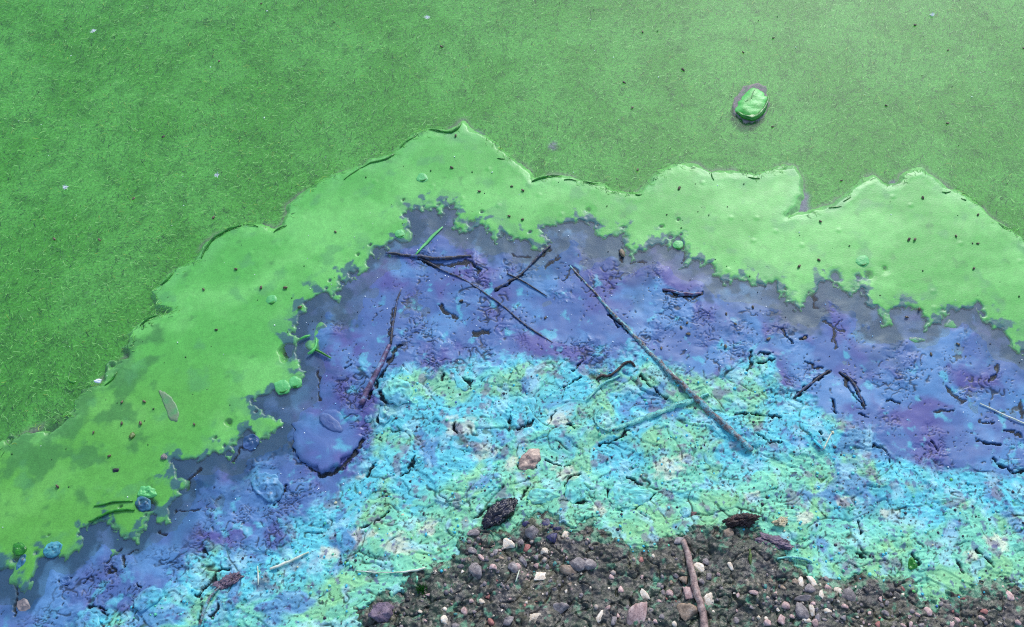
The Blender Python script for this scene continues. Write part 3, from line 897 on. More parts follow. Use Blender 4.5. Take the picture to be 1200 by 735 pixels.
def stick(name, pts, mat, sides=9, lift=0.5, knob=0.16, zadd=0.0, flat=1.0, sm=2, parent=None, seed=0, level=None, **kw):
    """pts: (px, py, radius_px[, extra height in px]); lies on whatever is below it"""
    P = [tuple(q) + (0.0,) * (4 - len(q)) for q in pts]
    P = chaikin(P, sm)
    r = np.random.default_rng(seed + 11)
    # even resampling
    seg = np.hypot(np.diff(P[:, 0]), np.diff(P[:, 1]))
    t = np.concatenate([[0], np.cumsum(seg)])
    n = int(np.clip(t[-1] / 3.5, 6, 60))
    u = np.linspace(0, t[-1], n)
    P = np.stack([np.interp(u, t, P[:, i]) for i in range(4)], 1)
    wob = 0.5 + 0.35 * P[:, 2]
    P[:, 0] += wob * fbm(u * 0.035 + seed * 3.1, u * 0 + 1.7, 1, 3, 5)
    P[:, 1] += wob * fbm(u * 0.035 + seed * 5.3, u * 0 + 8.2, 1, 3, 6)
    W = []
    for (px, py, rr, hh) in P:
        x, y, z = place(px, py)
        k = mpp(px, py)
        W.append((x, y, z, rr * k, hh * k))
    W = np.array(W)
    zz = W[:, 2].copy()
    if level is not None:           # a stiff stick bridges the bumps
        ii = np.arange(n)
        cf = np.polyfit(ii, zz, level)
        fit = np.polyval(cf, ii)
        zz = np.maximum(fit, zz - W[:, 3] * 0.9)
        zz = np.convolve(np.pad(zz, 3, mode='edge'), np.ones(7) / 7, 'valid')
    C = np.stack([W[:, 0], W[:, 1], zz + W[:, 3] * lift + W[:, 4] + zadd], 1)
    T = np.gradient(C, axis=0)
    T /= np.linalg.norm(T, axis=1)[:, None] + 1e-12
    S = np.cross(T, np.array([0, 0, 1.0]))
    S /= np.linalg.norm(S, axis=1)[:, None] + 1e-12
    U = np.cross(S, T)
    o = r.uniform(0, 90)
    V = []
    for i in range(n):
        for j in range(sides):
            a = 2 * math.pi * j / sides
            rad = W[i, 3] * (1 + knob * float(fbm(np.array([u[i] * 0.13 + o]), np.array([j * 0.9 + o]), 1, 2, 1)[0]) * 2)
            V.append(C[i] + rad * (math.cos(a) * S[i] + math.sin(a) * U[i] * flat))
    V.append(C[0] - T[0] * W[0, 3] * 0.4)
    V.append(C[-1] + T[-1] * W[-1, 3] * 0.4)
    F = []
    for i in range(n - 1):
        for j in range(sides):
            a = i * sides + j
            b = i * sides + (j + 1) % sides
            F += [(a, b, b + sides), (a, b + sides, a + sides)]
    e0, e1 = len(V) - 2, len(V) - 1
    for j in range(sides):
        F.append((e0, (j + 1) % sides, j))
        F.append((e1, (n - 1) * sides + j, (n - 1) * sides + (j + 1) % sides))
    me = np_mesh(name, np.array(V), np.array(F), mat)
    return put(name, me, parent=parent, **kw)


def slab(name, outline, mat, h=0.008, dome=0.35, tilt=(0.0, 0.0), rough=0.0026, nf=110, rings=12, base=None, seed=0, parent=None, under=0.006, hs=0.32, **kw):
    """stone or lump with a traced outline, a domed top and real sides; tilt raises it per pixel in x, y"""
    O = chaikin(outline, 2, True)
    _c = O.mean(0)
    _w = fbm(O[:, 0], O[:, 1], 0.16, 3, 210 + seed)
    O = _c + (O - _c) * (1 + 0.20 * _w)[:, None]
    h = h * hs
    cpx = O.mean(0)
    n = len(O)
    x0, y0, z0 = place(*cpx)
    if base is not None:
        z0 = base
    V, F = [], []
    tops = []

    def pt(px, py, hh):
        # horizontal place from the surface level, height added above it
        x, y = unproject(px, py, z0)
        return x, y, hh
    for r in range(1, rings + 1):
        f = r / rings
        for q in O:
            p = cpx + (q - cpx) * f
            x, y, _ = pt(p[0], p[1], 0)
            hh = h * (1 - dome * f ** 4) + tilt[0] * (p[0] - cpx[0]) + tilt[1] * (p[1] - cpx[1])
            hh += rough * float(fbm(np.array([x]), np.array([y]), nf, 3, 200 + seed)[0])
            V.append((x, y, z0 + max(hh, 0.0002)))
    # side rings
    for q, fo, zz in [(q, 1.03, None) for q in O]:
        p = cpx + (q - cpx) * fo
        x, y, _ = pt(p[0], p[1], 0)
        hh = h * (1 - dome) * 0.5 + 0.5 * (tilt[0] * (p[0] - cpx[0]) + tilt[1] * (p[1] - cpx[1]))
        V.append((x, y, z0 + max(hh, 0) - 0.001))
    for q in O:
        p = cpx + (q - cpx) * 0.97
        x, y, _ = pt(p[0], p[1], 0)
        V.append((x, y, z0 - under))
    R = rings + 2
    for r in range(R - 1):
        for j in range(n):
            a, b = r * n + j, r * n + (j + 1) % n
            F += [(a, b + n, b), (a, a + n, b + n)]
    x, y, _ = pt(cpx[0], cpx[1], 0)
    V.append((x, y, z0 + h))
    ci = len(V) - 1
    for j in range(n):
        F.append((ci, j, (j + 1) % n))
    V = np.array(V)
    F = np.array(F)
    # outlines run clockwise on screen or not: make the top face up
    a, b, c_ = V[F[-1][0]], V[F[-1][1]], V[F[-1][2]]
    if np.cross(b - a, c_ - a)[2] < 0:
        F = F[:, ::-1]
    cols = None
    if mat in SKIN:
        tint, amt, rg = SKIN[mat]
        cols = skin(V[:, 0], V[:, 1], tint, amt * np.clip(0.7 + 0.8 * fbm(V[:, 0], V[:, 1], 40, 3, 220 + seed), 0, 1)[:, None])
        spk = ss(0.25, 0.42, fbm(V[:, 0], V[:, 1], 190, 3, 26))[:, None]
        spk = spk * (0.6 if rg > 0.36 else 0.0)
        cols = cols * (1 - spk) + INK * spk
        cols = np.concatenate([cols, np.full((len(V), 1), rg)], 1)
        mat = M_FILM
    me = np_mesh(name, V, F, mat, cols)
    return put(name, me, parent=parent, **kw)


# ---- folds of thick scum along its outer edge (parts of the scum)
for i, (pts) in enumerate([
    [(236, 303, 0.8), (240, 292, 1.6), (248, 282, 2.0), (258, 275, 2.0), (270, 268, 1.6), (283, 264, 1.0)],
    [(289, 264, 0.6), (297, 264, 1.1), (303, 266, 0.6)], [(321, 273, 0.6), (327, 268, 1.5), (336, 264, 0.7)],
    [(189, 334, 0.7), (196, 328, 1.8), (203, 319, 0.8)], [(164, 382, 0.7), (172, 374, 1.8), (186, 369, 0.8)],
    [(502, 152, 0.6), (508, 152, 1.6), (518, 155, 1.4), (528, 156, 1.9), (536, 151, 2.2), (540, 145, 0.9)],
    [(424, 197, 0.6), (436, 190, 1.2), (450, 188, 1.5), (462, 181, 0.9)], [(468, 174, 0.5), (476, 166, 1.0), (488, 159, 0.6)],
    [(403, 211, 0.5), (414, 203, 0.9), (424, 196, 0.5)],
    [(623, 213, 0.8), (632, 209, 2.0), (645, 206, 1.7), (658, 207, 0.8)], [(661, 211, 0.6), (668, 210, 1.1), (676, 212, 0.6)], [(683, 214, 0.6), (692, 215, 1.5), (701, 216, 0.7)],
    [(123, 452, 0.7), (131, 446, 1.7), (137, 436, 0.9)], [(877, 208, 0.5), (884, 210, 1.2), (890, 210, 0.5)], [(971, 244, 0.5), (980, 243, 1.0), (986, 242, 0.5)],
    [(988, 236, 0.5), (993, 234, 1.0), (997, 231, 0.5)], [(1104, 225, 0.5), (1110, 226, 1.0), (1114, 225, 0.4)], [(1126, 233, 0.5), (1132, 235, 0.9)], [(1170, 261, 0.4), (1176, 266, 0.9), (1182, 269, 0.4)],
    [(81, 437, 0.8), (80, 447, 1.6), (86, 450, 2.2), (90, 447, 1.0)], [(833, 203, 0.6), (834, 208, 1.0), (836, 212, 0.5)], [(583, 186, 0.5), (588, 187, 1.2), (592, 186, 0.5)],
    [(744, 228, 0.5), (748, 229, 1.0), (752, 228, 0.4)],
]):
    stick('scum_fold', [(a, b, r * 0.8) for a, b, r in pts], M_DGREEN, 7, 0.4, 0.4, 0.0008, 0.7, 2, parent=SCUM, seed=i)

# ---- sticks and twigs
stick('stick', [(668, 312, 1.0, -0.3), (690, 335, 1.2, -0.4), (716, 366, 1.8, -0.8), (742, 393, 2.4, -1.0), (770, 424, 3.0, -0.6), (803, 456, 3.5, 0), (835, 487, 3.8, 0.3), (860, 508, 3.7, 0.3), (881, 529, 3.0, 0)], M_TWIGTURQ, 10, 0.6, 0.22, level=2, seed=1,
      label='long straight stick crusted turquoise, running from the blue sludge into the crust', cat='stick')
stick('twig', [(714, 506, 1.6), (725, 501, 2.5), (752, 492, 3.1), (785, 480, 3.3), (812, 469, 3.1), (830, 462, 2.0)], M_TWIGMINT, 9, 0.3, 0.45, level=2, seed=2,
      label='mint-coated twig passing beneath the long straight stick', cat='twig')
stick('stick', [(800, 634, 3.0), (806, 655, 3.7), (814, 686, 4.1), (821, 715, 4.4), (828, 745, 4.6)], M_WOODPALE, 10, 0.9, 0.10, level=1, seed=3,
      label='pale brown bare stick lying on the dark mud among pebbles', cat='stick')
stick('stick', [(423, 475, 3.2), (434, 453, 3.4), (446, 430, 3.2), (457, 406, 2.4)], M_TWIGPURP, 9, 0.8, 0.10, level=1, seed=4,
      label='purple-brown broken stick end poking from the sludge above the large blue stone', cat='stick')
stick('stem', [(457, 404, 1.6), (460, 385, 1.5), (463, 360, 1.3), (470, 340, 0.9)], M_TWIGBLUE, 7, 0.35, 0.2, seed=5,
      label='thin blue stem in line with the purple-brown broken stick', cat='stem')
stick('stem', [(452, 297, 1.2), (470, 299, 1.5), (488, 301, 1.8), (510, 304, 2.2), (530, 304, 2.0), (552, 300, 1.2)], M_TWIGBLUE, 8, 0.9, 0.25, level=2, seed=6,
      label='dark horizontal stem at the scum edge where a green blade branches off', cat='stem')
stick('grass_blade', [(486, 300, 0.9), (498, 287, 1.8), (509, 275, 2.0), (519, 266, 0.7)], M_BLISTER, 7, 0.3, 0.15, 0.0005, 0.35, seed=7,
      label='short flat green blade rising from the dark horizontal stem', cat='grass blade')
stick('stem', [(490, 302, 1.2), (505, 310, 1.4), (520, 318, 1.1), (548, 330, 0.9), (575, 348, 0.9), (602, 370, 1.0), (625, 388, 1.0), (648, 402, 0.6)], M_TWIGBLUE, 7, 0.6, 0.15, level=3, seed=8,
      label='very long thin blue stem slanting across the violet sludge', cat='stem')
stick('twig', [(580, 340, 1.8), (592, 333, 1.7), (608, 324, 1.3), (622, 312, 1.1), (634, 298, 1.9), (645, 288, 1.2)], M_TWIGBLUE, 8, 0.7, 0.3, level=2, seed=9,
      label='crooked dark twig crossed by a thin straight stem in the blue sludge', cat='twig')
stick('stem', [(594, 321, 0.7), (610, 328, 0.9), (624, 337, 0.9), (641, 348, 0.5)], M_DARKWOOD, 7, 1.4, 0.1, level=1, seed=10,
      label='thin straight black stem laid over the crooked dark twig', cat='stem')
stick('twig', [(776, 340, 1.0), (790, 343, 1.9), (806, 346, 2.1), (822, 344, 1.2)], M_TWIGPURP, 8, 0.7, 0.2, level=1, seed=11,
      label='short purple twig half sunk in blue sludge near the scum tongue', cat='twig')
stick('twig', [(930, 466, 0.9), (945, 453, 1.8), (958, 444, 1.8), (973, 434, 0.8)], M_TWIGBLUE, 8, 0.9, 0.2, level=1, seed=12,
      label='dark buried twig forming the left arm of a V in the sludge', cat='twig')
stick('twig', [(984, 436, 0.9), (996, 446, 1.8), (1006, 460, 1.8), (1013, 478, 0.8)], M_TWIGBLUE, 8, 0.9, 0.2, level=1, seed=13,
      label='dark buried twig forming the right arm of a V in the sludge', cat='twig')
stick('straw', [(317, 668, 1.5), (332, 662, 1.6), (345, 656, 1.6), (362, 648, 1.0)], M_STRAW, 7, 1.0, 0.1, 0.001, level=1, seed=14,
      label='short pale straw lying on the green-turquoise crust', cat='straw')
stick('straw', [(418, 669, 0.5), (440, 672, 0.6), (465, 671, 0.7), (480, 670, 1.2), (499, 667, 1.3)], M_STRAW, 7, 1.0, 0.1, 0.001, level=2, seed=15,
      label='thin pale straw bridging the crust edge above a moss tuft', cat='straw')
stick('straw', [(1148, 473, 0.6), (1165, 482, 0.8), (1183, 490, 0.9), (1212, 501, 0.9)], M_STRAW, 7, 1.0, 0.1, 0.001, level=1, seed=16,
      label='thin pale straw on the violet sludge', cat='straw')
stick('straw', [(965, 527, 0.9), (969, 518, 1.0), (974, 508, 0.7)], M_STRAW, 7, 1.0, 0.1, 0.001, level=1, seed=17,
      label='tiny upright straw sliver beside a turquoise chip', cat='straw')
stick('crust_chip', [(953, 516, 1.4), (958, 521, 2.0), (963, 526, 1.2)], M_TQSTONE, 7, 1.0, 0.2, 0.001, level=1, seed=18,
      label='small turquoise chip beside a tiny straw sliver', cat='chip')
stick('weed_strand', [(104, 613, 1.0), (116, 607, 1.4), (130, 600, 1.6), (146, 597, 1.5), (158, 598, 1.0)], M_DGREEN, 7, 0.8, 0.2, 0.0012, seed=19,
      label='dark green weed strand curving through the scum to a blue lump', cat='weed')
stick('weed_strand', [(110, 594, 0.7), (122, 592, 1.1), (136, 588, 1.1), (156, 588, 0.7)], M_DGREEN, 7, 0.8, 0.2, 0.0012, seed=20,
      label='thinner straight weed strand above the curving dark one', cat='weed')
stick('green_sprig', [(352, 399, 1.2), (358, 396, 1.7), (364, 394, 1.0)], M_SCUMLUMP, 7, 1.2, 0.2, 0.001, seed=21,
      label='short hooked green stem piece beside the forked green stem', cat='stem')
ystem = stick('green_sprig', [(361, 416, 1.3), (367, 413, 2.0), (371, 407, 1.6), (371, 398, 0.9)], M_SCUMLUMP, 7, 1.3, 0.2, 0.001, seed=22,
              label='small forked green stem at the tip of a scum islet', cat='stem')
stick('fork', [(370, 411, 1.5), (379, 416, 1.4), (388, 421, 0.8)], M_DGREEN, 7, 1.3, 0.2, 0.001, seed=23, parent=ystem)
stick('root', [(688, 470, 0.9), (697, 458, 1.4), (708, 449, 1.7), (722, 444, 1.3), (727, 440, 0.8)], M_TWIGMINT, 8, 0.7, 0.3, 0.001, level=2, seed=24,
      label='ragged mint-coated root fibre ending in a brown curl', cat='root')
stick('root', [(698, 446, 1.0), (706, 440, 2.0), (714, 442, 1.6), (722, 436, 1.1), (730, 427, 1.4), (738, 424, 2.0), (744, 430, 1.0)], M_BROWNROT, 8, 0.7, 0.5, 0.001, level=2, seed=25,
      label='curled rusty brown root lying on the blue and turquoise border', cat='root')
stick('root', [(702, 480, 0.8), (697, 488, 1.0), (698, 497, 1.2), (708, 504, 1.3), (716, 507, 0.7)], M_TWIGMINT, 8, 0.2, 0.7, 0.001, level=2, seed=26,
      label='hooked mint root joining the end of the mint-coated twig', cat='root')
stick('twig', [(910, 655, 1.0), (925, 653, 1.6), (938, 655, 1.8), (951, 659, 1.2)], M_TWIGMINT, 7, 0.9, 0.2, 0.001, level=1, seed=27,
      label='short mint twig sticking out of the mauve leaf litter', cat='twig')
stick('stem', [(878, 644, 1.2), (879, 652, 2.0), (879, 662, 1.0)], M_OLIVE, 8, 0.3, 0.5, 0.0, level=1, seed=28,
      label='dark olive green stub below the rotten brown litter', cat='stem')
stick('twig', [(234, 735, 1.6), (240, 715, 2.0), (247, 700, 1.8), (258, 688, 1.2)], M_TWIGTURQ, 8, 0.9, 0.2, 0.001, level=1, seed=29,
      label='turquoise twig stub below the mauve wood scrap', cat='twig')
stick('straw', [(303, 686, 0.8), (303, 676, 0.9), (302, 664, 0.6)], M_STRAW, 7, 0.9, 0.1, 0.001, seed=30,
      label='upright pale sliver under the short pale straw', cat='straw')
stick('straw', [(604, 682, 0.7), (606, 675, 0.8), (608, 668, 0.5)], M_STRAW, 7, 1.0, 0.1, 0.001, seed=31,
      label='yellowish sliver in the olive puddle among gravel', cat='straw')

# ---- stones and lumps with a traced outline
slab('stone', [(347, 492), (362, 484), (392, 480), (412, 488), (426, 503), (424, 512), (412, 530), (400, 543), (386, 551), (374, 552), (358, 543), (347, 530), (345, 510)], M_BLSTONE,
     h=0.010, dome=0.25, tilt=(0.00003, 0.00013), rough=0.0015, nf=24, rings=9, seed=1, label='large flat blue stone with a gap painted shadow-black under its front edge', cat='stone')
slab('dead_leaf', [(373, 486), (380, 483), (390, 488), (399, 497), (402, 506), (396, 507), (385, 503), (376, 496)], M_OLIVELEAF, h=0.0030, dome=0.95, rough=0.0008, rings=6, base=place(388, 495)[2] + 0.0026, under=0.003, seed=2,
     label='faded oval leaf stuck on the large flat blue stone', cat='leaf')
slab('stone', [(713, 573), (722, 567), (735, 566), (750, 571), (766, 579), (758, 588), (745, 596), (732, 600), (720, 599), (713, 590)], M_TQSTONE, h=0.009, dome=0.4, seed=3, label='flat pointed turquoise stone with a dark outline', cat='stone')
slab('crust_lump', [(662, 570), (668, 562), (680, 559), (690, 565), (692, 575), (684, 584), (672, 590), (664, 586)], M_TQSTONE, h=0.008, dome=0.5, seed=4, label='rounded turquoise lump next to the flat pointed stone', cat='lump')
slab('crust_lump', [(618, 580), (625, 572), (640, 573), (655, 575), (657, 580), (645, 588), (632, 591), (620, 588)], M_TQSTONE, h=0.007, dome=0.5, seed=5, label='wide turquoise lump above the dark violet pebbles', cat='lump')
slab('crust_flake', [(533, 432), (541, 445), (551, 455), (544, 460), (532, 450)], M_TQSTONE, h=0.007, dome=0.2, tilt=(0.0001, 0.0), rough=0.0005, seed=6, label='upturned triangular turquoise flake at the edge of the violet sludge', cat='flake')
slab('crust_lump', [(447, 460), (452, 448), (463, 443), (476, 446), (484, 458), (480, 470), (468, 475), (455, 470)], M_TQSTONE, h=0.010, dome=0.6, rough=0.003, nf=120, seed=7, label='bubbly pale turquoise lump right beside the broken stick', cat='lump')
slab('crust_lump', [(444, 478), (452, 473), (464, 475), (460, 488), (452, 498), (444, 496)], M_TQSTONE2, h=0.007, dome=0.5, rough=0.003, nf=100, seed=8, label='blue and mauve lump below the bubbly pale lump', cat='lump')
slab('crust_lump', [(427, 488), (434, 484), (438, 490), (433, 496), (427, 494)], M_TQSTONE2, h=0.006, dome=0.6, seed=9, label='small round blue lump by the tip of the broken stick', cat='lump')
slab('stone', [(606, 545), (612, 533), (622, 527), (633, 525), (634, 537), (626, 550), (614, 553)], M_TAN, h=0.012, dome=0.5, rough=0.004, nf=60, seed=10, label='brown and cream stone standing alone in the turquoise crust', cat='stone')
slab('stone', [(293, 565), (300, 556), (312, 554), (328, 560), (334, 572), (326, 585), (318, 590), (308, 583), (297, 574)], M_TQSTONE2, h=0.011, dome=0.5, rough=0.003, nf=90, seed=11, label='turquoise-flecked round stone in the blue sludge left of the large flat stone', cat='stone')
slab('crust_lump', [(155, 708), (162, 695), (178, 688), (192, 692), (190, 702), (175, 712), (163, 718)], M_TQSTONE2, h=0.008, dome=0.5, rough=0.002, nf=90, seed=12, label='oblong turquoise-blue lump in the blue sludge', cat='lump')
slab('crust_lump', [(88, 740), (92, 722), (102, 716), (115, 720), (118, 732), (110, 746), (95, 748)], M_TQSTONE2, h=0.009, dome=0.5, rough=0.002, nf=90, seed=13, label='domed turquoise lump with a dark left rim', cat='lump')
slab('crust_lump', [(50, 647), (55, 638), (64, 634), (74, 637), (72, 647), (63, 654), (54, 653)], M_TQSTONE, h=0.009, dome=0.5, seed=14, label='bright turquoise lump at the scum edge with a green rim', cat='lump')
bl = slab('sunken_lump', [(158, 587), (164, 582), (175, 583), (178, 592), (174, 600), (162, 599)], M_TQSTONE2, h=0.009, dome=0.4, seed=15, label='blue lump capped with scum at the end of the weed strands', cat='lump')
slab('scum_cap', [(160, 580), (165, 571), (175, 569), (183, 572), (184, 581), (176, 584), (165, 584)], M_BLISTER, h=0.005, dome=0.8, seed=16, parent=bl)
slab('algae_lump', [(14, 642), (20, 634), (29, 637), (33, 645), (26, 651), (17, 652)], M_DGREEN, h=0.007, dome=0.6, rough=0.002, nf=100, seed=17, label='dark green algae lump above a curled green shred', cat='lump')
slab('algae_lump', [(20, 660), (25, 650), (32, 649), (30, 659), (24, 669), (19, 668)], M_TQSTONE2, h=0.006, dome=0.5, seed=18, label='curled blue-green shred under the dark green lump', cat='lump')
slab('stone', [(19, 706), (27, 701), (35, 705), (36, 714), (28, 719), (20, 714)], PEB['mauve'], h=0.005, dome=0.5, seed=19, label='grey-mauve flat stone in a green inlet of the blue sludge', cat='stone')
slab('stone', [(283, 520), (289, 510), (299, 508), (305, 516), (300, 526), (288, 528)], M_BLSTONE, h=0.006, dome=0.5, seed=20, label='small blue-grey stone at the tip of the scum edge', cat='stone')
slab('sludge_bubble', [(69, 680), (75, 675), (83, 676), (84, 682), (78, 686), (71, 685)], M_BLSTONE, h=0.005, dome=0.8, seed=21, label='shiny round blue blister in the sludge', cat='blister')
slab('dead_leaf', [(185, 456), (194, 460), (205, 470), (211, 486), (206, 497), (198, 490), (192, 472)], M_SUNKLEAF, h=0.0008, dome=0.9, rough=0.0003, rings=5, base=0.0006, under=0.003, seed=22, label='brownish leaf sunk into the green scum', cat='leaf')
slab('algae_flake', [(1063, 664), (1067, 650), (1072, 658), (1076, 665), (1069, 668)], M_DGREEN, h=0.006, dome=0.3, seed=23, label='dark green pointed flake standing in the mint crust', cat='flake')
slab('crust_lump', [(795, 597), (802, 593), (809, 597), (808, 606), (799, 607)], M_TQSTONE2, h=0.006, dome=0.6, rough=0.002, nf=120, seed=24, label='small blue speckled lump above the pale brown stick', cat='lump')
slab('crust_lump', [(592, 474), (600, 462), (614, 460), (630, 468), (628, 488), (612, 500), (598, 494)], M_TQSTONE, h=0.006, dome=0.7, rough=0.002, nf=90, seed=25, label='broad smooth turquoise swelling in the middle of the crust', cat='lump')

# the floating green clump out on the open water
FL = slab('foam_rim', [(857, 127), (862, 112), (873, 101), (887, 96), (898, 103), (901, 116), (900, 128), (894, 139), (880, 145), (866, 141)], M_FOAM, h=0.0022, dome=0.9, rough=0.0014, base=0.0, seed=30)
clump = bpy.data.objects.new('algae_clump', None)
COL.objects.link(clump)
clump['label'] = 'floating green algae clump with a pinkish foam rim on open water'
clump['category'] = 'algae clump'
FL.parent = clump
slab('body', [(862, 129), (868, 114), (878, 105), (887, 104), (897, 110), (900, 120), (897, 131), (886, 140), (872, 139)], M_CLUMP, h=0.011, dome=0.85, rough=0.0008, nf=60, base=0.001, seed=31, parent=clump)
stick('fold', [(863, 132, 1.4), (872, 140, 2.6), (882, 141, 3.0), (892, 135, 2.8), (898, 123, 1.6), (900, 114, 0.8)], M_DGREEN, 8, 0.8, 0.25, 0.001, 1.2, parent=clump, seed=32)  # dark green crescent paints the clump's shaded lower side
stick('crease', [(884, 107, 0.4), (881, 112, 0.9), (881, 117, 0.8), (873, 121, 0.4)], M_DGREEN, 7, 0.3, 0.4, 0.0038, 0.5, parent=clump, seed=33)

# ---- litter of no clean outline
rock('driftwood_chunk', 583, 605, 30, 13, 36, M_DARKWOOD, 0.55, 41, 5, 0.3, 4, 0.25, 0.7, label='black wet chunk of fibrous wood at the crust edge', cat='wood')
rock('leaf_litter', 868, 612, 25, 10, 10, M_BROWNROT, 0.7, 42, 5, 0.3, 1, 0.9, 0.5, label='clump of rotten dark brown litter at the mud edge', cat='litter')
rock('leaf_litter', 908, 636, 25, 10, -12, M_MAUVEROT, 0.3, 43, 5, 0.35, 1, 0.8, 0.4, label='mauve-brown leaf litter right of the rotten clump', cat='litter')
rock('wood_scrap', 266, 683, 21, 9, 32, M_MAUVEROT, 0.4, 44, 5, 0.35, 1, 0.9, 0.5, label='mauve wood scrap lodged in the blue-green crust', cat='wood')
rock('mud_clod', 446, 719, 17, 13, 10, M_MAUVEROT, 0.5, 45, 4, 0.35, 4, 0.3, None, label='mauve-grey earth clod at the left end of the mud', cat='clod')
rock('cream_crumb', 915, 613, 12, 7, 20, M_CREAMLICH, 0.6, 46, 4, 0.3, 2, 0.8, 0.4, label='crumbly cream ring-like scrap above the mauve litter', cat='crumb')
rock('olive_husk', 155, 511, 3.5, 5, -20, M_OLIVE, 0.5, 47, 3, 0.3, 4, 0.3, None, label='small olive husk on the green scum', cat='husk')
rock('olive_husk', 136, 551, 4, 3, 10, M_DARKWOOD, 0.5, 48, 3, 0.3, 4, 0.3, None, label='dark wet husk in the green scum', cat='husk')
rock('foam_bead', 193, 536, 4, 4, 0, M_FOAM, 0.6, 49, 3, 0.3, 4, 0.4, None, label='grey-pink foam bead near the scum inner edge', cat='foam')
rock('foam_bead', 115, 447, 5, 3, 10, M_FLUFF, 0.5, 50, 3, 0.3, 4, 0.4, None, label='whitish foam bead at the ragged scum edge', cat='foam')
rock('brown_husk', 729, 298, 3, 6, 10, M_SEED, 0.7, 51, 3, 0.2, 4, 0.3, None, label='brown capped husk in the blue sludge under a scum tongue', cat='husk')
rock('crust_crumb', 812, 602, 5, 3, 10, PEB['red'], 0.6, 52, 3, 0.2, 6, 0.3, None, label='reddish crumb beside the small blue speckled lump', cat='crumb')

# ---- gas bubbles in the scum
for i, (px, py, r, lb) in enumerate([(495, 208, 6.5, 'pale scum blister in the bay under the highest scum point'), (318, 351, 6.5, 'pale scum blister on the wide left scum field'),
                                     (346, 448, 8, 'scum blister at the scum corner beside blue sludge'), (331, 453, 10, 'wide flat scum blister left of the corner blister'),
                                     (1011, 306, 8, 'pale scum blister above two blue pinholes'), (795, 287, 6, 'scum blister on a narrow tongue in blue sludge'),
                                     (469, 274, 6, 'scum blister next to the notch holding the green blade')]):
    a = np.linspace(0, 2 * math.pi, 14, endpoint=False)
    o = slab('scum_blister', [(px + r * math.cos(t) * (1 + 0.1 * math.sin(3 * t + i)), py + r * 0.85 * math.sin(t)) for t in a], M_BLISTER, h=0.0010 * r / 7, dome=1.0, rough=0.0005, nf=80,
             base=0.0006, hs=1.0, seed=60 + i, label=lb, cat='blister')
    stick('fold', [(px - 0.5 * r, py + 0.62 * r, 0.4), (px + 0.1 * r, py + 0.8 * r, 1.3), (px + 0.7 * r, py + 0.35 * r, 0.5)], M_DGREEN, 7, 0.2, 0.5, 0.0006, seed=70 + i, parent=o)  # dark crescent puts shade at the lower right of the blister

# ---- pebbles
PSH = []
for sidx in range(10):
    V, F = rock_shape(300 + sidx, 2, 8 + sidx % 5, 0.16)
    PSH.append((V, F))
PSHB = [rock_shape(340 + i, 3, 10 + i % 5, 0.18) for i in range(10)]
PMESH = {}


def pebble(px, py, rx, ry, ang, kind, label, group, hz=0.6, sink=0.46, big=False):
    si = random.randrange(10)
    if (si, kind, big) not in PMESH:
        PMESH[(si, kind, big)] = np_mesh('pebble', *(PSHB if big else PSH)[si], PEB[kind], smooth=big)
    x, y, z = place(px, py)
    k = mpp(px, py)
    o = put('pebble', PMESH[(si, kind, big)], label=label, cat='pebble', group=group)
    a, b = rx * k * 1.04, ry * k * 1.04
    h = min(a, b) * hz
    o.scale = (a, b, h)
    o.rotation_euler = (random.uniform(-.12, .12), random.uniform(-.12, .12), math.radians(ang))
    o.location = (x, y, z + h * (1 - 2 * sink))
    return o


SPOT = [((610, 660), 'around the olive puddle'), ((812, 690), 'beside the pale stick'), ((945, 708), 'in the pebble heap'), ((1060, 720), 'under the mint crust tongue'),
        ((1165, 715), 'on the mud beyond the crust tongue'), ((490, 712), 'by the mauve-grey clod'), ((722, 695), 'between the puddle and the pale stick'), ((875, 698), 'between the pale stick and the heap')]
ADJ = {'cream': 'pale cream', 'pink': 'pinkish-brown', 'mauve': 'mauve-grey', 'red': 'brick-red', 'tan': 'tan'}


def pebble_label(px, py, r, kd):
    if kd == 'dark':
        return GL['dark']
    wh = min(SPOT, key=lambda q: (q[0][0] - px) ** 2 + (q[0][1] - py) ** 2)[1]
    sz = 'tiny' if r < 3.2 else ('small' if r < 5.2 else 'mid-sized')
    return '%s %s pebble in dark mud %s' % (sz, ADJ[kd], wh), '%s %s pebbles %s' % (sz, ADJ[kd], wh)


